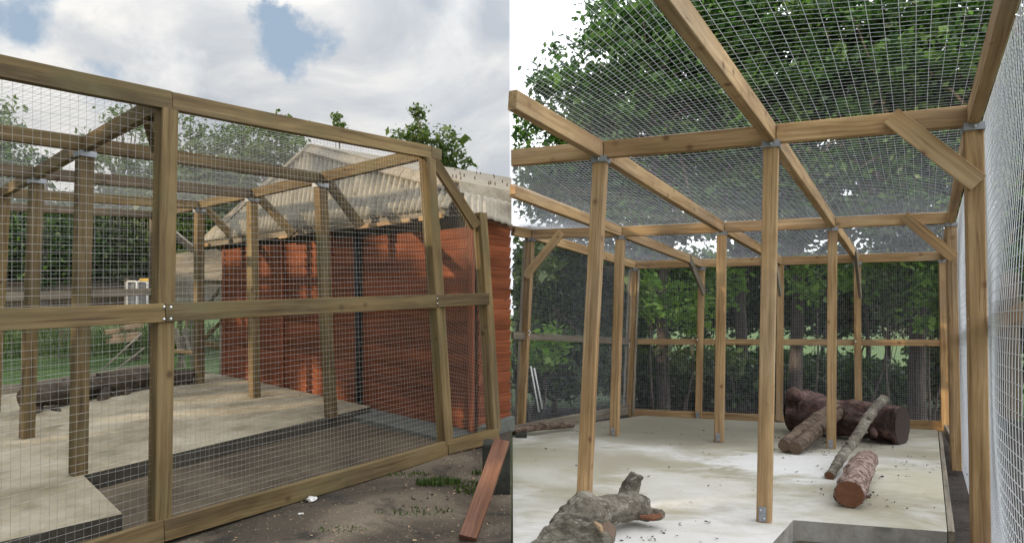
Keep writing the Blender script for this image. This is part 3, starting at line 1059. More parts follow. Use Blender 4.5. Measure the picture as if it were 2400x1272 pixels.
# timber gable backing so nothing shows through behind the sheets
gb = [wall_at(487, 572, -.02), wall_at(735, 348, -.02), wall_at(1090, 446, -.02), wall_at(1112, 530, -.02), wall_at(532, 600, -.02)]
gb += [p + back for p in gb]
gable_o = link('gable_backing', pydata('gable_backing', gb, [(0, 4, 3, 2, 1), (5, 6, 7, 8, 9), (0, 1, 6, 5), (1, 2, 7, 6), (2, 3, 8, 7), (3, 4, 9, 8), (4, 0, 5, 9)]), 'wood_dark', barn)
cuts = [489, 590, 691, 760, 869, 985, 1088]
n3 = Vector((WN.x, WN.y, .15)).normalized()
for k in range(len(cuts) - 1):
    a_, b_ = cuts[k], cuts[k + 1]
    def mk(f, off, a_=a_, b_=b_):
        pa, pb = wall_at(a_, 500), wall_at(b_, 500)

        def fn(s):
            q = pa.lerp(pb, s)
            px = 1200 + q.x / q.y * FOC
            return wall_at(px, f(px), off)
        return fn
    L_ = (wall_at(a_, 500) - wall_at(b_, 500)).length
    corrugated('corrugated_sheet', mk(verge_y, .08 + .004 * (k % 2)), mk(eave_y, .20 + .004 * (k % 2)), 'cement_sheet', max(3, int(L_ / .085)), n3)
# verge caps
def cap(p0, p1, q0, q1, name='verge_cap', t_=.03, mat='cement_cap'):
    nrm = (p1 - p0).cross(q0 - p0).normalized()
    if nrm.y > 0:
        nrm = -nrm
    V = [p0, p1, q1, q0]
    V += [v - nrm * t_ for v in V]
    return link(name, pydata(name, V, [(0, 1, 2, 3), (7, 6, 5, 4), (0, 4, 5, 1), (1, 5, 6, 2), (2, 6, 7, 3), (3, 7, 4, 0)]), mat, gable_o)


cl = [(735, 338, 358), (665, 397, 420), (600, 452, 478), (540, 505, 534), (474, 566, 585)]
for (x0, t0, b0), (x1, t1, b1) in zip(cl, cl[1:]):
    g_ = 1.5
    cap(wall_at(x0 - g_, t0, .06), wall_at(x1 + g_, t1, .06), wall_at(x0 - g_, b0, .13), wall_at(x1 + g_, b1, .13))
cr = [(737, 345, 359), (850, 371, 389), (960, 396, 418), (1075, 424, 449)]
for (x0, t0, b0), (x1, t1, b1) in zip(cr, cr[1:]):
    cap(wall_at(x0 + 1, t0, .06), wall_at(x1 - 1, t1, .06), wall_at(x0 + 1, b0, .13), wall_at(x1 - 1, b1, .13))
# right hand roof slope, its cap and the pale hanging sheets at the corner
apex = wall_at(735, 338, .05)
r_far = at(1199, 417, 11.6)
kne = at(1076, 424, 6.62)
kfar = at(1199, 448, 6.85)
V = [apex, r_far, kfar, kne]
V += [v - Vector((0, 0, .06)) for v in V]
roof_o = link('roof', pydata('roof', V, [(0, 3, 2, 1), (4, 5, 6, 7), (0, 1, 5, 4), (2, 3, 7, 6), (1, 2, 6, 5), (3, 0, 4, 7)]), 'cement_cap', barn)
cap(at(1077, 424, 6.60), at(1199, 449, 6.82), at(1077, 451, 6.52), at(1199, 477, 6.74))
rg = random.Random(5)
for i in range(26):
    u_, v_ = rg.uniform(.05, .96), rg.uniform(.1, .9)
    p = (apex.lerp(r_far, u_)).lerp(kne.lerp(kfar, u_), v_)
    if 1200 + p.x / p.y * FOC > 1195 or 1200 + p.x / p.y * FOC < 1050:
        continue
    tube('roof_bolt', [p - Vector((0, 0, .02)), p + Vector((0, 0, .035))], [.009, .006], 'wood_dark', roof_o, 5)
fnt = Vector((.62, -.76, .15)).normalized()
corrugated('corrugated_sheet', lambda s: at(1088, 450, 6.50).lerp(at(1131, 459, 6.56), s), lambda s: at(1090, 497, 6.34).lerp(at(1131, 508, 6.40), s), 'cement_sheet_pale', 3, fnt, amp=.013)
corrugated('corrugated_sheet', lambda s: at(1132, 459, 6.555).lerp(at(1199, 475, 6.72), s), lambda s: at(1132, 508, 6.395).lerp(at(1199, 529, 6.56), s), 'cement_sheet_pale', 4, fnt, amp=.013)
timber('barge_board', at(1120, 508, 6.44), at(1199, 533, 6.62), .03, .05, 'wood_plank_red', barn)
# wall plate of grey boards, with pale strips painting in sunlit patches below
for (xa, xb) in ((476, 600), (602, 745), (747, 905), (907, 1078)):
    timber('wall_plate', wall_at(xa, eave_y(xa) + 5, .16), wall_at(xb, eave_y(xb) + 5, .16), .05, .085, 'wood_grey', barn)
for (xa, xb, dy) in ((478, 524, 9), (692, 728, 14), (872, 1000, 17), (1022, 1076, 17)):
    timber('lit_strip', wall_at(xa, eave_y(xa) + dy, .20), wall_at(xb, eave_y(xb) + dy, .20), .03, .04, 'wood_fresh', barn)
# flood light on the gable
lamp = thing('wall_lamp', 'hexagonal amber wall lamp on the corrugated gable', 'lamp', wall_at(813, 432, .18))
bm = bmesh.new()
bmesh.ops.create_cone(bm, cap_ends=True, segments=6, radius1=.065, radius2=.055, depth=.06)
me = bpy.data.meshes.new('housing')
bm.to_mesh(me)
bm.free()
q = Vector((WN.x, WN.y, 0.1)).to_track_quat('Z', 'Y').to_matrix().to_4x4()
mw = q.copy()
mw.translation = wall_at(813, 430, .26)
hs = link('housing', me, 'lamp_body', lamp, mw=mw)
bm = bmesh.new()
bmesh.ops.create_cone(bm, cap_ends=True, segments=6, radius1=.042, radius2=.036, depth=.02)
me = bpy.data.meshes.new('lens')
bm.to_mesh(me)
bm.free()
mw = q.copy()
mw.translation = wall_at(813, 430, .30)
link('lens', me, 'lamp_lens', hs, mw=mw)
box('sensor', wall_at(817, 444, .25), (.07, .07, .03), 'black_plastic', lamp)
tube('mounting_arm', [wall_at(813, 431, .10), wall_at(813, 431, .24)], [.015, .015], 'black_plastic', lamp, 6)

# grey strip of flags along the shed foot inside the sunken bay
fl = thing('paving_strip', 'grey flat slabs laid along the foot of the orange shed', 'paving', wall_at(1000, 985, .2))
for k in range(5):
    xa, xb = 872 + k * 48, 872 + (k + 1) * 48 - 1.5
    P_ = [wall_at(xa, 955 + (xa - 870) * .225, .005), wall_at(xb, 955 + (xb - 870) * .225, .005)]
    Q_ = [p + Vector((WN.x * .34, WN.y * .34, -.03)) for p in P_]
    V = [P_[0], P_[1], Q_[1], Q_[0]]
    V += [v - Vector((0, 0, .07)) for v in V]
    link('slab', pydata('slab', V, [(0, 3, 2, 1), (4, 5, 6, 7), (0, 1, 5, 4), (1, 2, 6, 5), (2, 3, 7, 6), (3, 0, 4, 7)]), 'grey_plank', fl)

# ================================================================== RIGHT AVIARY
RW = 'wood_fresh'
V1 = Vector((0.507, 0.862, 0))
V2 = Vector((0.917, -0.40, 0))
rav = thing('timber_aviary', 'tan timber aviary frame with fine wire mesh walls over the pale slab', 'aviary', (1.58, 4.557, 0.0))


def post_r(tx, ty, bx, by, d, size=.09, mat=RW):
    a_, b_ = at(bx, by, d), at(tx, ty, d)
    timber('post', a_, b_, size, size, mat, rav, side=V2)
    return b_, a_


P1, P1b = post_r(1408, 372, 1369, 1180, 5.03)
P2, P2b = post_r(1808, 337, 1791, 1220, 4.557)
P3, P3b = post_r(2281, 296, 2299, 1350, 4.10)
LP, LPb = post_r(1243, 560, 1221, 1004, 8.89)
P4, P4b = post_r(1454, 555, 1440, 1020, 8.49, .10)
P5, P5b = post_r(1692, 545, 1685, 1034, 8.05, .10)
P6, P6b = post_r(1951, 535, 1948, 1050, 7.65, .095)
P7, P7b = post_r(2229, 524, 2241, 1100, 7.25)
BL, BLb = post_r(1487, 630, 1474, 973, 10.9)
B2, B2b = post_r(1645, 628, 1637, 980, 10.55)
B3, B3b = post_r(1829, 622, 1826, 985, 10.2)
B4, B4b = post_r(2009, 616, 2012, 985, 9.86)
BR, BRb = post_r(2209, 610, 2216, 1006, 9.52)
RH = .115
RU = Vector((0, 0, RH / 2))


def rbeam(a_, b_, ea=0.0, eb=0.0, h=RH, w=.06, name='roof_beam', mat=RW):
    d_ = (b_ - a_).normalized()
    return timber(name, a_ + RU - d_ * ea, b_ + RU + d_ * eb, w, h, mat, rav)


g2 = -.033
colA0, colB0, colC0, colD0, colE0, F0 = at(1462, -110, 2.45), at(1201, 258, 4.19), at(1201, 462, 6.49), at(1202, 552, 8.67), at(2425, -190, 2.15), at(1201, 390, 5.25)
rbeam(colA0, P2)
rbeam(P2, P6, ea=g2, eb=g2)
rbeam(P6, B4, ea=g2, eb=-.05)
rbeam(colB0, P1)
rbeam(P1, P5, ea=g2, eb=g2)
rbeam(P5, B3, ea=g2, eb=-.05)
rbeam(colC0, P4)
rbeam(P4, B2, ea=g2, eb=-.05)
rbeam(colD0, LP, ea=0)
rbeam(LP, BL, ea=g2)
rbeam(colE0, P3)
rbeam(P3, P7, ea=g2)
rbeam(P7, BR, ea=g2)
rbeam(F0, P1, eb=g2)
rbeam(P1, P2, ea=g2, eb=g2)
rbeam(P2, P3, ea=g2, eb=g2)
rbeam(LP, P4, ea=g2, eb=g2)
rbeam(P4, P5, ea=g2, eb=g2)
rbeam(P5, P6, ea=g2, eb=g2)
rbeam(P6, P7, ea=g2, eb=g2)
rbeam(BL, BR, ea=g2)
# middle and bottom rails
ml = [at(1201, 786, 8.67), at(1232, 788, 8.89), at(1478, 800, 10.9), at(2213, 803, 9.52), at(2236, 792, 7.25), at(2293, 760, 4.10), at(2420, 690, 2.2)]
for k, (a_, b_) in enumerate(zip(ml, ml[1:])):
    ox = Vector((.11, 0, 0)) if k > 2 else Vector()
    timber('middle_rail', a_ + ox, b_ + ox, .04, .085, 'wood_grey' if k < 2 else RW, rav)
timber('bottom_rail', at(1202, 1010, 8.67), at(1474, 958, 10.9), .05, .14, 'wood_grey', rav)
timber('bottom_rail', at(1476, 968, 10.9), at(2214, 998, 9.55), .05, .13, RW, rav)
timber('bottom_rail', at(2216, 1005, 9.5), at(2241, 1075, 7.3) + Vector((.06, 0, 0)), .04, .12, 'wood_grey', rav)
# braces
timber('brace', at(1316, 545, 8.66), at(1231, 648, 8.82), .035, .095, RW, rav)
timber('brace', at(2088, 272, 4.22), at(2293, 430, 4.03), .035, .105, RW, rav, side=V1)
timber('brace', at(2118, 506, 7.33), at(2236, 604, 7.18), .035, .105, RW, rav, side=V1)
timber('brace', at(1612, 598, 10.1), at(1650, 688, 10.45), .035, .09, 'wood_grey', rav)
timber('brace', at(2004, 585, 9.3), at(2016, 695, 9.72), .035, .09, 'wood_grey', rav)
timber('brace', at(1815, 605, 9.7), at(1829, 690, 10.05), .035, .09, 'wood_grey', rav)
# pale battens where wire meets the corner posts
for x0, x1, y0, y1, d in ((1229, 1207, 562, 1004, 8.80), (1476, 1461, 632, 968, 10.82), (1497, 1484, 632, 968, 10.82)):
    timber('batten', at(x1, y1, d), at(x0, y0, d), .03, .03, 'wood_grey', rav)
# metal post caps, feet and bolts
ang = math.atan2(V2.y, V2.x)
for p in (P1, P2, P3, LP, P4, P5, P6, P7, BL, B2, B4, BR):
    br = box('bracket', p - Vector((0, 0, .010)), (.108, .108, .042), 'bracket_steel', rav, rotz=ang)
    n_ = Vector((V2.y, -V2.x, 0))
    n_ = n_ if n_.y < 0 else -n_
    bo = bolt(p - Vector((0, 0, .012)) + n_ * .054, br, n_, .008)
for p in (P2b, P4b, P5b, P6b, B2b):
    n_ = Vector((-V1.x, -V1.y, 0))
    fp = box('foot_plate', p + n_ * .049 + Vector((0, 0, .055)), (.045, .006, .09), 'bracket_steel', rav, rotz=ang)
    for dx, dz in ((-.01, .08), (.01, .03)):
        bolt(p + n_ * .053 + V2 * dx + Vector((0, 0, dz)), fp, n_, .006)
for bx, by, d in ((1240, 775, 8.83), (1243, 779, 8.83), (1240, 784, 8.83), (1475, 806, 10.83), (1475, 812, 10.83), (1634, 796, 10.5), (2005, 800, 9.8)):
    bolt(at(bx, by, d), rav, Vector((0, -1, 0)), .012)
for bx, by in ((2273, 747), (2274, 772)):
    bolt(at(bx, by, 4.09), rav, Vector((-1, 0, 0)), .008)

# roof wire: one panel per bay
T = Vector((0, 0, RH + .004))
MS = .047
WR = .0007
RR = .0011
bays = [(F0, P1, colB0, colB0), (colB0, P1, P2, colA0), (colA0, P2, P3, colE0),
        (F0, P1, P5, P4), (P1, P2, P6, P5), (P2, P3, P7, P6),
        (LP, P4, B2, BL), (P4, P5, B3, B2), (P5, P6, B4, B3), (P6, P7, BR, B4)]
for k, (a_, b_, c_, d_) in enumerate(bays[1:]):
    wire_panel('roof_wire', a_ + T, b_ + T, c_ + T, d_ + T, MS * 1.08, MS * 1.35, rav, mat='wire_bright', r=RR, bulge=-.02, seed=60 + k)
wire_panel('roof_wire', F0 + T, P4 + T, LP + T, colD0 + T, MS, MS, rav, mat='wire_bright', r=RR, bulge=-.02, seed=71)
nearL = Vector((0.012, 2.2, colA0.z + .01))
wire_panel('roof_wire', nearL + T, colB0 + T, colA0 + T, Vector((.30, 2.2, colA0.z)) + T, MS, MS, rav, mat='wire_bright', r=RR, bulge=-.02, seed=72)
# wall wire
wire_panel('wire_mesh', at(1202, 1008, 8.75), LPb + Vector((0, .05, 0)), LP + Vector((0, .05, .05)), at(1202, 545, 8.75), .0275, .0275, rav, mat='wire_bright', r=WR, seed=80)
wire_panel('wire_mesh', LPb + Vector((0, .05, 0)), BLb, BL + RU, LP + RU, .0275, .0275, rav, mat='wire_bright', r=WR, bulge=.015, seed=81)
for k, (a_, b_, c_, d_) in enumerate(((BLb, B2b, B2, BL), (B2b, B3b, B3, B2), (B3b, B4b, B4, B3), (B4b, BRb, BR, B4))):
    o_ = Vector((.02, .05, 0))
    wire_panel('wire_mesh', a_ + o_, b_ + o_, c_ + o_ + RU, d_ + o_ + RU, .0275, .0275, rav, mat='wire_bright', r=WR, bulge=.01, seed=90 + k)
ex = Vector((.055, -.01, 0))
nr_b, nr_t = at(2440, 2040, 2.0) + ex, at(2440, -300, 2.0) + ex
wire_panel('wire_mesh', nr_b, P3b + ex, P3 + ex + RU, nr_t, .05, .05, rav, mat='wire_bright', r=.0016, bulge=.07, seed=100, flip=-1, seg=14)
wire_panel('wire_mesh', P3b + ex, P7b + ex, P7 + ex + RU, P3 + ex + RU, .05, .05, rav, mat='wire_bright', r=.0016, bulge=.05, seed=101, flip=-1, seg=14)
wire_panel('wire_mesh', P7b + ex, BRb + ex, BR + ex + RU, P7 + ex + RU, .05, .05, rav, mat='wire_bright', r=.0016, bulge=.03, seed=102, flip=-1, seg=14)

# ================================================================== LOGS ON THE RIGHT
log_thing('log', 'huge dark wet log lying across the far end of the slab', [at(1853, 962, 9.05), at(1900, 965, 8.9), at(1990, 978, 8.45), at(2060, 990, 8.2), at(2114, 996, 8.02)],
          [.25, .235, .20, .205, .225], 'bark_dark', 'cut_wood_dark', 3, 22, .10, 7,
          stubs=[(at(1868, 930, 8.95), at(1858, 925, 8.75), .10, .09), (at(2045, 1000, 8.2), at(2048, 1018, 7.95), .05, .04)])
log_thing('log', 'left one of two brown logs leaning side by side on the huge dark log', [at(1838, 1044, 7.30), at(1890, 1000, 7.8), at(1962, 948, 8.55)],
          [.062, .068, .066], 'bark_brown', 'cut_wood_dull', 4, 16, .05, 7)
log_thing('log', 'right one of two brown logs leaning side by side on the huge dark log', [at(1864, 1049, 7.22), at(1912, 1010, 7.7), at(1968, 966, 8.45)],
          [.066, .070, .066], 'bark_brown', 'cut_wood_dull', 5, 16, .05, 7)
log_thing('log', 'long thin knobbly grey pole resting across the huge dark log', [at(1945, 1114, 5.95), at(1975, 1068, 6.45), at(2010, 1020, 7.0), at(2040, 970, 7.55), at(2071, 934, 8.05)],
          [.034, .042, .046, .050, .052], 'bark_grey', 'cut_wood', 6, 12, .10, 8,
          stubs=[(at(1958, 1098, 6.1), at(1948, 1086, 6.1), .01, .004), (at(1972, 1072, 6.4), at(1958, 1069, 6.35), .012, .006), (at(1990, 1045, 6.7), at(1984, 1035, 6.65), .022, .014),
                 (at(2022, 1005, 7.2), at(2031, 1013, 7.1), .02, .012), (at(2040, 985, 7.4), at(2036, 978, 7.3), .03, .02), (at(2062, 945, 7.9), at(2052, 940, 7.85), .03, .02)])
log_thing('log', 'short thick flaky log with a red brown cut end towards the viewer', [at(1991, 1157, 4.93), at(2003, 1130, 5.2), at(2018, 1095, 5.7), at(2034, 1075, 6.2)],
          [.094, .092, .094, .078], 'bark_flaky', 'cut_wood', 8, 20, .07, 8,
          stubs=[(at(2022, 1165, 4.98), at(2040, 1163, 4.95), .016, .011), (at(2030, 1132, 5.3), at(2037, 1128, 5.28), .022, .016), (at(2044, 1106, 5.7), at(2050, 1103, 5.7), .022, .015),
                 (at(1966, 1138, 5.0), at(1961, 1140, 5.0), .012, .008)])
log_thing('log', 'thin brown pole lying on the soil beside the left wire wall', [at(1203, 1010, 8.35), at(1255, 1000, 8.5), at(1300, 997, 8.75), at(1342, 996, 9.0)],
          [.048, .046, .042, .03], 'bark_brown', 'cut_wood_dull', 9, 10, .07, 4)
box('block', at(1218, 1018, 8.3) + Vector((.02, 0, -.02)), (.12, .2, .08), 'block_concrete', None)
tag(bpy.data.objects['block'], 'small dark block propping the thin pole by the left wire wall', 'block')

# gnarled stump with a branch, front of the slab
st = thing('gnarled_log', 'gnarled grey tree stump with a forked branch at the front of the slab', 'log', at(1350, 1290, 4.2))
parts = [
    tube_data([at(1245, 1295, 3.95), at(1290, 1285, 3.98), at(1335, 1262, 4.02), at(1352, 1235, 4.08), at(1366, 1205, 4.1), at(1370, 1178, 4.1), at(1374, 1158, 4.1)],
              [.05, .10, .145, .15, .125, .09, .045], 18, .10, 21, True, 4),
    tube_data([at(1330, 1210, 4.05), at(1322, 1198, 4.05)], [.07, .055], 10, .1, 23, True, 3),
    tube_data([at(1360, 1275, 4.0), at(1395, 1262, 3.95), at(1424, 1243, 3.9)], [.13, .095, .062], 14, .10, 22, True, 4),
    tube_data([at(1375, 1215, 4.14), at(1410, 1196, 4.25), at(1455, 1190, 4.35), at(1488, 1184, 4.45), at(1510, 1188, 4.5)], [.095, .086, .084, .085, .06], 16, .05, 24, True, 4),
    tube_data([at(1470, 1180, 4.4), at(1476, 1150, 4.42), at(1484, 1128, 4.43), at(1492, 1110, 4.43)], [.068, .055, .05, .042], 14, .05, 25, True, 4),
    tube_data([at(1490, 1190, 4.42), at(1525, 1205, 4.40), at(1553, 1203, 4.36)], [.06, .045, .026], 10, .10, 26, True, 4),
    tube_data([at(1508, 1186, 4.45), at(1521, 1176, 4.43)], [.04, .024], 8, .08, 27, True, 3),
]
V, Fc = merge(parts)
o = link('trunk', pydata('trunk', V, Fc), 'bark_grey', st, smooth=True)
rm = o.modifiers.new('join', 'REMESH')
rm.mode = 'VOXEL'
rm.voxel_size = 0.006
rm.use_smooth_shade = True
tx = bpy.data.textures.new('bark_lumps', 'CLOUDS')
tx.noise_scale = 0.07
tx.noise_depth = 3
dp = o.modifiers.new('lumps', 'DISPLACE')
dp.texture = tx
dp.strength = 0.036
dp.mid_level = 0.5
dp.texture_coords = 'LOCAL'
tx2 = bpy.data.textures.new('bark_grain', 'CLOUDS')
tx2.noise_scale = 0.018
tx2.noise_depth = 2
dp2 = o.modifiers.new('grain', 'DISPLACE')
dp2.texture = tx2
dp2.strength = 0.008
dp2.mid_level = 0.5
dp2.texture_coords = 'LOCAL'
link('cut_face', pydata('cut_face', *tube_data([at(1424, 1243, 3.9), at(1428, 1241, 3.885)], [.05, .044], 14, .05, 2)), 'cut_wood_dull', st)
link('torn_wood', pydata('torn_wood', *tube_data([at(1393, 1222, 3.84), at(1405, 1232, 3.82), at(1413, 1247, 3.80)], [.006, .016, .004], 6, .1, 2)), 'cut_wood_pale', st)
link('torn_wood', pydata('torn_wood', *tube_data([at(1500, 1210, 4.33), at(1530, 1212, 4.31), at(1552, 1206, 4.30)], [.012, .022, .012], 8, .1, 3)), 'cut_wood', st)

# ================================================================== LOGS ON THE LEFT
log_thing('log', 'dark trunk lying behind the two left inner posts', [at(52, 935, 7.35), at(110, 925, 7.55), at(180, 915, 7.9), at(245, 898, 8.3)],
          [.10, .12, .115, .09], 'bark_left', 'cut_wood_dull', 31, 14, .09, 6,
          stubs=[(at(90, 955, 7.45), at(82, 985, 7.25), .05, .03), (at(128, 958, 7.5), at(142, 968, 7.4), .04, .02)])
log_thing('log', 'dark branching log with leg like stubs behind the front post', [at(230, 895, 8.25), at(275, 893, 8.4), at(340, 886, 8.7), at(410, 885, 9.0), at(446, 890, 9.1)],
          [.10, .125, .115, .12, .14], 'bark_left', 'cut_wood_dark', 32, 14, .10, 6,
          stubs=[(at(250, 915, 8.2), at(234, 950, 7.95), .06, .05), (at(285, 915, 8.35), at(262, 936, 8.2), .05, .03), (at(300, 912, 8.4), at(292, 930, 8.3), .045, .035)])

# ================================================================== YARD CLUTTER, LEFT FRONT
blk = tag(box('block', Vector((-.105, 5.0, .24)), (.19, .24, .36), 'block_concrete', bevel=.015), 'mossy dark concrete block behind the leaning red plank', 'block')
pk = timber('plank', at(1096, 1262, 4.05), at(1176, 1035, 4.68), .10, .045, 'wood_plank_red', side=Vector((1, .12, 0)))
tag(pk, 'weathered red brown plank leaning against the mossy block', 'plank')


def crumple(name, c, r, mat, seed, squash=.5):
    bm = bmesh.new()
    bmesh.ops.create_icosphere(bm, subdivisions=2, radius=r)
    rg_ = random.Random(seed)
    for v in bm.verts:
        v.co *= rg_.uniform(.55, 1.2)
        v.co.z *= squash
    me = bpy.data.meshes.new(name)
    bm.to_mesh(me)
    bm.free()
    return link(name, me, mat, mw=Matrix.Translation(c))


tag(crumple('plastic_scrap', Vector((-1.315, 4.76, h_left(-1.3, 4.76) + .028)), .036, 'white_plastic', 3), 'crumpled clear plastic scrap on the ground by the bottom rail', 'litter')
tag(crumple('paper_scrap', Vector((-1.32, 4.53, h_left(-1.3, 4.53) + .012)), .02, 'white_plastic', 4, .25), 'tiny pale scrap lying nearest the viewer on the tarmac', 'litter')
tag(crumple('paper_scrap', Vector((-2.26, 3.98, h_left(-2.2, 4.0) + .04)), .016, 'white_plastic', 5, .5), 'small white scrap in the sunken strip left of the front post', 'litter')


def blades(name, cx, cy, rad, n, hgt, zf, seed, mat='grass_blade', w=.006, elong=(1, 1)):
    rng = np.random.default_rng(seed)
    a_ = rng.uniform(0, math.tau, n)
    rr = rad * np.sqrt(rng.uniform(0, 1, n))
    x, y = cx + np.cos(a_) * rr * elong[0], cy + np.sin(a_) * rr * elong[1]
    z = np.array([zf(px, py) for px, py in zip(x, y)])
    th = rng.uniform(0, math.tau, n)
    h = hgt * rng.uniform(.5, 1.2, n)
    ln = h * rng.uniform(.1, .6, n)
    tl = rng.uniform(0, math.tau, n)
    B = np.stack([x, y, z], 1)
    dx = np.stack([np.cos(th), np.sin(th), 0 * th], 1) * w
    tip = B + np.stack([np.cos(tl) * ln, np.sin(tl) * ln, h], 1)
    md = B + np.stack([np.cos(tl) * ln * .35, np.sin(tl) * ln * .35, h * .55], 1)
    V = np.stack([B - dx, B + dx, md + dx * .7, md - dx * .7, tip], 1).reshape(-1, 3)
    i0 = np.arange(n) * 5
    Fq = np.concatenate([np.stack([i0, i0 + 1, i0 + 2], 1), np.stack([i0, i0 + 2, i0 + 3], 1), np.stack([i0 + 3, i0 + 2, i0 + 4], 1)])
    return link(name, np_mesh(name, V, Fq), mat, kind='stuff')


blades('grass', -.52, 5.12, .10, 260, .045, lambda x, y: h_left(x, y) + .004, 1, elong=(1.6, .6))['label'] = 'small green grass tuft in the yard'
blades('grass', -.25, 5.0, .16, 200, .03, lambda x, y: h_left(x, y) + .004, 2)['label'] = 'thin grass at the foot of the mossy block'

# pebbles and weeds in the yard
rng = np.random.default_rng(77)
pv, pf = [], []
OCT = np.array([(1, 0, 0), (-1, 0, 0), (0, 1, 0), (0, -1, 0), (0, 0, 1), (0, 0, -1)], float)
OF = [(0, 2, 4), (2, 1, 4), (1, 3, 4), (3, 0, 4), (2, 0, 5), (1, 2, 5), (3, 1, 5), (0, 3, 5)]
for _ in range(900):
    x_, y_ = rng.uniform(-2.1, -.04), rng.uniform(3.2, 6.0)
    if (x_ + 1.97) * .79 - (y_ - 4.09) * .61 < .05:
        continue
    r_ = .003 + .011 * rng.uniform() ** 4
    q_ = OCT * rng.uniform(.6, 1.2, (6, 1)) * r_ * np.array([1, 1, .6])
    a_ = rng.uniform(0, 6.28)
    ca, sa = math.cos(a_), math.sin(a_)
    q_ = q_ @ np.array([[ca, sa, 0], [-sa, ca, 0], [0, 0, 1]])
    b0_ = len(pv)
    pv += [tuple(p_ + np.array([x_, y_, h_left(x_, y_) + .008])) for p_ in q_]
    pf += [tuple(i_ + b0_ for i_ in f_) for f_ in OF]
o = link('pebbles', pydata('pebbles', pv, pf), 'concrete_edge', kind='stuff')
o['label'] = 'small grey pebbles and grit on the tarmac'
for k, (wx, wy, wr, wn_c, wh) in enumerate(((-.78, 5.35, .10, 70, .022), (-.62, 4.55, .14, 80, .02), (-1.0, 4.25, .09, 60, .02), (-.15, 5.35, .08, 90, .04))):
    w_o = blades('weeds', wx, wy, wr, wn_c, wh, lambda x, y: h_left(x, y) + .004, 60 + k, elong=(1.8, .6))
    w_o['label'] = 'thin weeds growing in cracks of the tarmac'

# straw and wood crumbs
rng = np.random.default_rng(17)
n = 2600
x = rng.uniform(-2.2, -.05, n)
y = rng.uniform(3.2, 6.1, n)
front = (x + 1.97) * .79 - (y - 4.09) * .61 > .06
front &= np.array([mnoise.noise(Vector((a_ * 1.7, b_ * 1.7, 3))) + .35 * rng.uniform(-1, 1) > .12 for a_, b_ in zip(x, y)])
x, y = x[front], y[front]
z = np.array([h_left(a_, b_) + .02 for a_, b_ in zip(x, y)])
V, Fc = leaf_cloud([(a_, b_, c_) for a_, b_, c_ in zip(x, y, z)], [(.001, .001, .001)] * len(x), [1] * len(x), .014, rng, flat=3)
o = link('straw_crumbs', np_mesh('straw_crumbs', V, Fc), 'cut_wood_pale', kind='stuff')
o['label'] = 'pale straw and wood crumbs scattered on the tarmac'
n = 130
x = rng.uniform(.1, 4.6, n)
y = rng.uniform(3.2, 9.3, n)
ok = (x < 0.2 + (y - 3.6) * .585 + 1.9) & ((x - 1.78) * .862 - (y - 4.59) * .507 < .4) & (x - .2 > (y - 8.6) * .87)
ok &= ~((x > .55) & (y < 4.45 + (x > 1.5) * .25))
x, y = x[ok], y[ok]
for cx_, cy_, sp_, nn in ((3.5, 8.15, .28, 70), (2.95, 7.3, .12, 20), (2.55, 5.2, .16, 30), (2.9, 6.0, .2, 16), (.75, 4.2, .25, 26), (3.9, 6.6, .25, 40)):
    x = np.concatenate([x, rng.normal(cx_, sp_, nn)])
    y = np.concatenate([y, rng.normal(cy_, sp_, nn)])
V, Fc = leaf_cloud([(a_, b_, h_right(a_, b_) + .008) for a_, b_ in zip(x, y)], [(.012, .012, .002)] * len(x), rng.integers(1, 4, len(x)), .021, rng, flat=3)
o = link('leaf_litter', np_mesh('leaf_litter', V, Fc), 'leaf_litter', kind='stuff')
o['label'] = 'dead leaf crumbs scattered on the pale slab'

# ================================================================== BEYOND THE LEFT AVIARY
fence = thing('board_fence', 'long low brown board fence beyond the far wire wall', 'fence', at(150, 745, 15.0))
for k in range(6):
    timber('board', at(-120, 660 + k * 15 + 7, 14.5), at(365, 657 + k * 13.5 + 7, 16.5), .025, .118, 'wood_dark', fence)
for px in (-60, 60, 180, 300):
    timber('post', at(px, 800, 15.6), at(px, 650, 15.6), .10, .10, 'wood_dark', fence)
for k, (px, d) in enumerate(((150, 13.0), (318, 12.6))):
    p = timber('fence_post', at(px, 880 - k * 20, d), at(px, 772, d), .14, .14, 'wood_dark')
    tag(p, ('dark upright post standing in the grass between the left inner posts', 'dark upright post beside the tan timber pile')[k], 'post', 'posts in the left grass')
# white framed crates
for k in range(5):
    px = 297 + k * 25
    d = 14.0 + k * .12
    cr_ = thing('plastic_crate', ('leftmost grey crate with white rim in the row beyond the far wall', 'second grey crate with white rim from the left in the row',
                                  'third grey crate with white rim, nearest the front post', 'grey crate with white rim mostly hidden behind the front post',
                                  'rightmost grey crate with white rim behind the front post')[k], 'crate', at(px + 12, 722, d), 'row of white rimmed crates')
    box('panel', at(px + 12, 690, d + .12), (.175, .20, .50), 'grey_panel', cr_)
    for xx in (px + 1, px + 23):
        timber('frame_post', at(xx, 724, d), at(xx, 660, d), .022, .022, 'white_plastic', cr_)
    timber('frame_rail', at(px + 1, 659, d), at(px + 23, 659, d), .022, .03, 'white_plastic', cr_)
yb = timber('beam', at(328, 656, 13.6), at(448, 652, 13.7), .05, .05, 'yellow_paint')
tag(yb, 'yellow bar lying across the tops of the crates', 'bar')
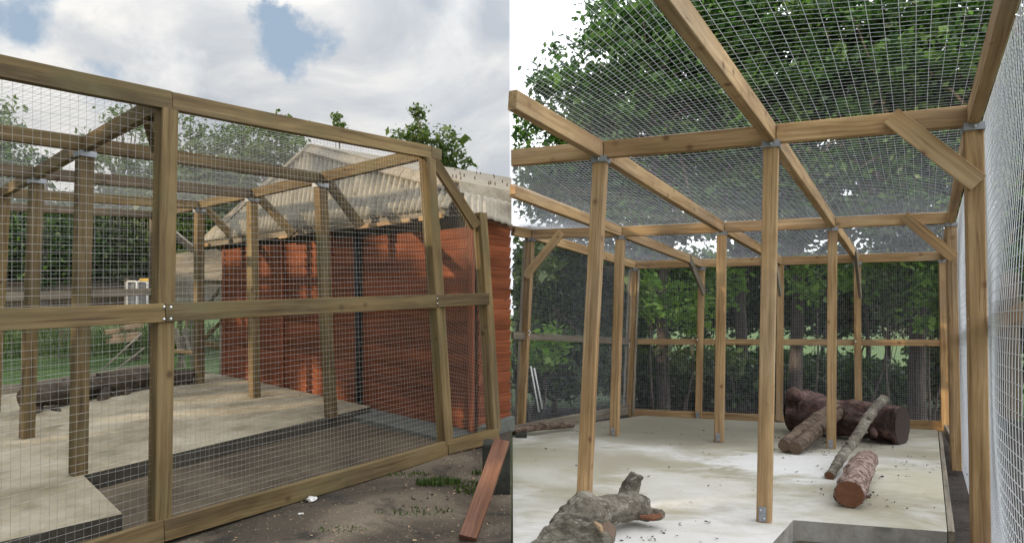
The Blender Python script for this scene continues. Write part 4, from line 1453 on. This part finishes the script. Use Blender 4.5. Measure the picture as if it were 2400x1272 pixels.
# timber pile
for k, (xa, xb, y_, d) in enumerate(((244, 300, 776, 11.9), (262, 330, 786, 11.8), (250, 325, 797, 11.7), (285, 332, 766, 12.0), (400, 450, 690, 12.6), (430, 470, 672, 12.8))):
    p = timber('plank', at(xa, y_ + 3, d), at(xb, y_ - 4, d + .3), .12, .07, 'cut_wood_pale')
    tag(p, ('left plank of the tan timber pile in the grass', 'middle plank of the tan timber pile in the grass', 'lowest plank of the tan timber pile in the grass',
            'top plank of the tan timber pile in the grass', 'pale plank seen just right of the front post above the rail', 'short pale plank beside the gate top')[k], 'plank', 'loose planks beyond the wire')
for k, (a_, b_) in enumerate(((at(238, 868, 11.0), at(332, 780, 11.6)), (at(262, 874, 11.0), at(338, 815, 11.5)))):
    p = tube('pole', [a_, b_], [.014, .012], 'wood_grey', sides=6)
    tag(p, ('upper thin grey pole slanting up beyond the far wall', 'lower thin grey pole slanting up beyond the far wall')[k], 'pole', 'slanting poles')
cart = thing('trestle', 'weathered timber trestle with crossed legs left of the gate', 'trestle', at(425, 860, 11.5))
timber('top_beam', at(405, 795, 11.5), at(470, 790, 11.6), .08, .10, 'wood_grey', cart)
for xa, xb in ((412, 432), (440, 418), (430, 462), (455, 452)):
    timber('leg', at(xa, 770, 11.5), at(xb, 868, 11.5), .06, .06, 'wood_grey', cart)
timber('crossbar', at(405, 822, 11.45), at(450, 826, 11.45), .05, .05, 'wood_fresh', cart)
gate = thing('wire_gate', 'slim timber framed gate beside the far shed corner', 'gate', at(500, 885, 9.9))
timber('stile', at(524, 886, 9.72), at(525, 668, 9.72), .03, .03, 'wood_fresh', gate)
timber('stile', at(519, 880, 9.8), at(520, 670, 9.8), .045, .045, 'wood_grey', gate)
timber('brace', at(478, 795, 10.0), at(522, 750, 9.75), .03, .04, 'wood_weathered', gate)
timber('brace', at(492, 708, 10.0), at(520, 672, 9.8), .03, .04, 'wood_weathered', gate)
timber('rail', at(475, 660, 10.2), at(526, 661, 9.8), .04, .06, 'wood_weathered', gate)
timber('rail', at(478, 805, 10.0), at(522, 812, 9.8), .04, .08, 'wood_weathered', gate)
timber('rail', at(478, 876, 10.0), at(526, 886, 9.72), .04, .06, 'wood_grey', gate)
wire_panel('wire_mesh', at(478, 876, 10.1), at(526, 886, 9.78), at(526, 575, 9.78), at(430, 600, 10.3), .04, .04, gate, seed=200)
dk = thing('lean_to', 'low dark boarded lean-to roof behind the gate', 'lean-to', at(440, 860, 12.8))
for k in range(9):
    timber('board', at(385, 606 + k * 17, 12.6), at(534, 588 + k * 18, 12.2), .03, .125, 'wood_grey', dk)
bl = blades('grass', -10.5, 13.3, 3.0, 5000, .55, lambda x, y: .60, 9, w=.012, elong=(2.0, .8))
bl['label'] = 'tall green grass beyond the left far wall'

GB = 'trees behind the left aviary'
lt = [
    ('thin leafy tree at the far left edge behind the left aviary', -40, 16, [((-40, 330), (1.0, .9, .9))], 4.2, 210),
    ('low bushy tree between the two left inner posts', 110, 15.5, [((90, 560), (1.5, 1, 1.1)), ((40, 400), (.8, .7, .6))], 3.6, 330),
    ('leafy tree with a sparse top seen over the left roof beam', 290, 16.5, [((300, 545), (1.5, 1.0, 1.2)), ((310, 300), (.55, .5, .5)), ((210, 320), (.3, .3, .4)), ((300, 400), (.9, .8, .7))], 4.2, 400),
    ('broad leafy tree directly right of the tall front post', 445, 16.0, [((440, 520), (1.5, 1.0, 1.3)), ((430, 330), (.75, .7, .8)), ((470, 400), (.9, .7, .7))], 4.1, 420),
    ('leafy tree behind the middle of the left roof', 560, 16.5, [((540, 370), (.9, .8, .8)), ((570, 300), (.4, .4, .35)), ((520, 480), (.8, .8, .9))], 4.4, 260),
    ('dense round tree just left of the gable apex', 655, 16.0, [((640, 350), (.65, .6, .75)), ((600, 420), (.7, .6, .6))], 4.2, 210),
]
for k, (lab, px, d, lb, hgt, tw) in enumerate(lt):
    b0 = at(px, 0, d)
    lobes = []
    for (cx, cy), r in lb:
        c_ = at(cx, cy, d)
        lobes.append(((c_.x, c_.y, c_.z), r))
    tree('leafy_tree', lab, (b0.x, b0.y, .6), hgt, .09, lobes, .10, 'leaf_young' if k not in (1,) else 'leaf_hedge', 300 + k, int(tw * .55), 34, .15, GB, limbs=6, shell=.2)
b0 = at(985, 0, 14.2)
c1, c2, c3, c4, c5 = at(985, 320, 14.2), at(1040, 345, 14.2), at(940, 325, 14.2), at(980, 262, 14.2), at(1075, 385, 14.2)
tree('leafy_tree', 'young tree rising behind the shed roof with a bare top shoot', (b0.x, b0.y, .6), 4.45, .045,
     [(tuple(c1), (.35, .35, .22)), (tuple(c2), (.35, .35, .38)), (tuple(c3), (.18, .2, .14)), (tuple(c4), (.09, .09, .12)), (tuple(c5), (.25, .2, .15))],
     .085, 'leaf_young', 320, 60, 26, .10, GB, limbs=5, xmax=-.6, shell=.1)
b0 = at(797, 0, 15.5)
c1, c2 = at(796, 300, 15.5), at(790, 282, 15.5)
tree('leafy_tree', 'top sprig of a tree peeping over the long top rail', (b0.x, b0.y, .6), 4.6, .05, [(tuple(c1), (.14, .12, .12)), (tuple(c2), (.06, .06, .12))],
     .08, 'leaf_young', 321, 14, 14, .06, GB, limbs=2, shell=.1)
# dark hedge trees low down behind the wire
hd = [(-30, 590, 17.0, 1.6, 1.5), (130, 600, 17.5, 1.7, 1.45), (290, 600, 18.0, 1.7, 1.45), (420, 590, 17.5, 1.5, 1.4)]
for k, (px, py, d, rx, rz) in enumerate(hd):
    c_ = at(px, py, d)
    tree('hedge_bush', ('dark hedge bush at the far left behind the board fence', 'dark hedge bush behind the left inner posts', 'dark hedge bush above the row of crates',
                        'dark hedge bush behind the tall front post')[k], (c_.x, c_.y, .6), 2.5, .07, [(tuple(c_), (rx, 1.0, rz))], .13, 'leaf_hedge', 340 + k, 330, 46, .2, 'hedge behind the left aviary', limbs=6, shell=.1)

# ================================================================== WOOD BEHIND THE RIGHT AVIARY
GT = 'trees behind the right aviary'
gz = -.5
specs = [
    ('tall tree with its trunk behind the left half of the far wire wall', 1556, 13.2, .115, [((1420, 330), 13.2, (1.9, 1.5, 1.5)), ((1330, 430), 12.8, (1.3, 1.2, .8)), ((1520, 160), 13.5, (1.6, 1.5, 1.4)), ((1480, 520), 12.6, (1.9, 1.1, .6))], 900),
    ('tall tree with its trunk between the two central far posts', 1742, 13.8, .12, [((1700, 200), 13.8, (2.2, 1.6, 1.8)), ((1640, 430), 13.0, (1.7, 1.3, .9)), ((1800, 500), 12.6, (1.7, 1.0, .7)), ((1600, 20), 14, (1.6, 1.4, 1.2))], 900),
    ('tall tree with its trunk right of the central tan post', 1864, 13.0, .115, [((1900, 330), 13.0, (2.0, 1.5, 1.5)), ((1860, 90), 13.6, (2.1, 1.6, 1.5)), ((1990, 530), 12.2, (1.6, 1.0, .6))], 850),
    ('stout tree with a reddish trunk near the right far corner', 2150, 12.2, .14, [((2150, 200), 12.2, (2.1, 1.6, 1.7)), ((2120, 420), 11.8, (1.8, 1.2, .9)), ((2030, 30), 13, (1.8, 1.5, 1.3)), ((2260, 520), 11.9, (1.2, 1, .7))], 950),
    ('leafy tree beyond the right wire wall', 2500, 11.0, .17, [((2480, 330), 11.0, (1.8, 1.5, 1.8)), ((2330, 150), 11.5, (1.7, 1.5, 1.6)), ((2420, 620), 10.5, (1.2, 1.2, 1.0))], 800),
]
for k, (lab, px, d, tr, lb, tw) in enumerate(specs):
    b0 = at(px, 0, d)
    lobes = []
    for (cx, cy), dd, r in lb:
        c_ = at(cx, cy, dd)
        lobes.append((tuple(c_), r))
    tree('broadleaf_tree', lab, (b0.x, b0.y, gz), 6.5, tr, lobes, .112, 'leaf_canopy', 400 + k, int(tw * .33), 92, .19, GT, limbs=26, xmin=.03, shell=.15)
# dark understorey and lit young leaves
us = [(1450, 850, 14.0, .7, .5), (1560, 900, 14.4, .6, .35), (1680, 890, 14.2, .7, .4), (1800, 880, 14.3, .7, .4), (1950, 890, 14.2, .6, .35), (2030, 900, 13.6, .5, .3), (2240, 870, 13.4, .5, .5), (1300, 850, 12.8, .9, .5), (1260, 690, 13.5, .9, 1.0), (1380, 700, 14.5, 1.2, 1.2), (1520, 680, 16.5, 1.2, 1.0), (1660, 690, 17.0, 1.3, 1.0), (1800, 680, 17.0, 1.3, 1.0), (1940, 690, 16.8, 1.3, 1.0),
      (2080, 680, 16.5, 1.3, 1.0), (2220, 680, 15.5, 1.2, 1.1), (2380, 690, 13.5, 1.2, 1.2)]
USW = 'first second third fourth fifth sixth seventh eighth ninth'.split()
USL = ['low dark shrub, %s from the left among the low shrubs right behind the far wire' % w for w in USW[1:8]] + ['low dark shrub outside the left wire wall, leftmost of the low shrubs'] \
    + ['tall dark bush, %s from the left in the undergrowth behind the right aviary' % w for w in USW]
for k, (px, py, d, rx, rz) in enumerate(us):
    c_ = at(px, py, d)
    tree('undergrowth_bush', USL[k],
         (c_.x, c_.y, gz), 2.0, .05, [(tuple(c_), (rx, .8, rz))], .11, 'leaf_hedge', 430 + k, 260, 46, .2, 'undergrowth behind the right aviary', limbs=5, xmin=.03, shell=.1)
bs = [(1530, 690, 12.2, .45), (1610, 720, 12.6, .5), (1605, 830, 13.0, .4), (1690, 660, 12.8, .45), (1910, 650, 12.2, .5), (2040, 650, 12.0, .5), (2085, 690, 11.6, .45), (2190, 660, 11.2, .4), (2180, 720, 11.2, .4),
      (1240, 620, 11.5, .45), (1270, 815, 11.0, .3), (1700, 850, 13.0, .4)]
for k, (px, py, d, r) in enumerate(sorted(bs)):
    c_ = at(px, py, d)
    tree('sapling', 'bright green sapling, %s from the left among the saplings behind the right wire walls' % ('first second third fourth fifth sixth seventh eighth ninth tenth eleventh twelfth'.split()[k]),
         (c_.x, c_.y, gz), max(.3, c_.z - gz), .018, [(tuple(c_), (r, r * .8, r))], .10, 'leaf_bright' if k % 3 else 'leaf_young', 450 + k, 40, 15, .11, 'saplings behind the right aviary', limbs=3, xmin=.03, shell=.1)
# dark rail fence behind
rf = thing('rail_fence', 'dark wooden rail fence in the shade behind the right far wire wall', 'fence', at(1850, 960, 12.4))
for py in (872, 915):
    timber('rail', at(1210, py - 15, 15.4), at(2350, py + 2, 14.2), .05, .10, 'wood_dark', rf)
for px in (1440, 1790, 2060, 2250):
    timber('post', at(px, 945, 14.6), at(px, 846, 14.6), .10, .10, 'wood_dark', rf)
tag(tube('pole', [at(1263, 965, 9.9), at(1244, 858, 10.2)], [.012, .012], 'white_plastic', sides=6), 'left one of two pale thin poles leaning behind the left wire wall', 'pole', 'poles at the left wire wall')
tag(tube('pole', [at(1271, 957, 9.95), at(1252, 862, 10.2)], [.012, .012], 'white_plastic', sides=6), 'right one of two pale thin poles leaning behind the left wire wall', 'pole', 'poles at the left wire wall')
pt = timber('gate_post', at(2362, 980, 6.4), at(2355, 640, 6.4), .16, .16, 'wood_dark')
tag(pt, 'dark square post seen through the right wire wall', 'post')
path = sheet('path', [(3.4, 2.5), (9, 2.5), (9, 7.6), (6.0, 8.2)], lambda x, y: h_right(x, y) - .155, 'paving_far')
structure(path)

# ================================================================== ADDED TREES BEHIND THE VIEWER (unseen, block the sun; gaps cut for sun patches)
S = np.array(SUN_DIR)
wn = np.array([WN.x, WN.y, 0.0])
w0 = np.array([WA.x, WA.y, 0.0])
patches = []
for px, py, rx, ry in ((693, 600, 9, 42), (738, 585, 15, 40), (945, 565, 42, 20), (1062, 570, 36, 28), (1075, 620, 16, 40), (1104, 985, 14, 16), (545, 595, 14, 35), (797, 918, 7, 12),
                       (1000, 560, 20, 60), (630, 640, 10, 30), (600, 900, 14, 40)):
    c_ = wall_at(px, py)
    patches.append(((c_.x, c_.y, c_.z), rx / FOC * wall_d(px) * 1.5, ry / FOC * wall_d(px)))
gpatch = []
for px, py, d, r in ((505, 925, 8.1, .12), (570, 935, 8.0, .2), (600, 960, 7.3, .18), (215, 945, 6.9, .13), (1150, 1110, 4.45, .11), (80, 1015, 6.2, .1), (588, 560, 8.0, .12), (588, 640, 8.0, .10), (592, 850, 8.0, .10), (592, 905, 8.0, .10), (985, 440, 5.9, .13), (990, 520, 5.9, .08), (1108, 585, 6.2, .12),
                     (458, 560, 9.05, .12), (460, 700, 9.05, .1)):
    gpatch.append((np.array(at(px, py, d)), r))


def keep_shade(pts):  # drops leaves that stand on the sun rays to the chosen patches
    dn = (S * wn).sum()
    tt = ((pts - w0) * wn).sum(1) / dn
    hit = pts - S[None, :] * tt[:, None]
    keep = np.ones(len(pts), bool)
    wd = np.array([WD.x, WD.y])
    sh = (hit[:, :2] - w0[:2]) @ wd
    for (c_, rs, rz_) in patches:
        sc = (np.array(c_[:2]) - w0[:2]) @ wd
        keep &= ((sh - sc) / (rs + .13)) ** 2 + ((hit[:, 2] - c_[2]) / (rz_ + .13)) ** 2 > 1
    # the upper part of the gable and the roof beams get broken sun
    rn = np.random.default_rng(5).uniform(0, 1, len(pts))
    hi = (hit[:, 2] > 2.12 + .06 * np.sin(sh * 5)) & (hit[:, 2] < 3.35) & (sh > -2.12)
    keep &= ~(hi & (rn > np.where(hit[:, 2] < 2.60, -1.0, .12)))
    for c_, r in gpatch:
        d_ = pts - c_
        al = d_ @ S
        off = np.linalg.norm(d_ - al[:, None] * S[None, :], axis=1)
        keep &= off > r + .12
    return keep


hq = Vector((SUN_H.x, SUN_H.y))
pq = Vector((.468, -.884))
for k, q in enumerate((-13.5, -10.5, -7.5, -4.5, -1.5, 1.5, 4.5)):
    tall = q > -6
    base = hq * (15.5 + (k % 2) * .8) + pq * (q + 0.0) + Vector((0, 0))
    hh = 10.5
    lob = []
    for z_ in np.arange(1.6, hh, 1.5):
        lob.append(((base.x, base.y, z_ + .3), (1.9, 1.9, 1.25)))
    tree('added_shade_tree', 'tall added shade tree outside the picture, %s in the row behind the viewer' % 'first second third fourth fifth sixth seventh'.split()[k], (base.x, base.y, 0), hh * .5, .2, lob, .27,
         'leaf_canopy', 500 + k, 900, 18, .36, 'added shade trees behind the viewer', limbs=0, keep=keep_shade, shell=.1)
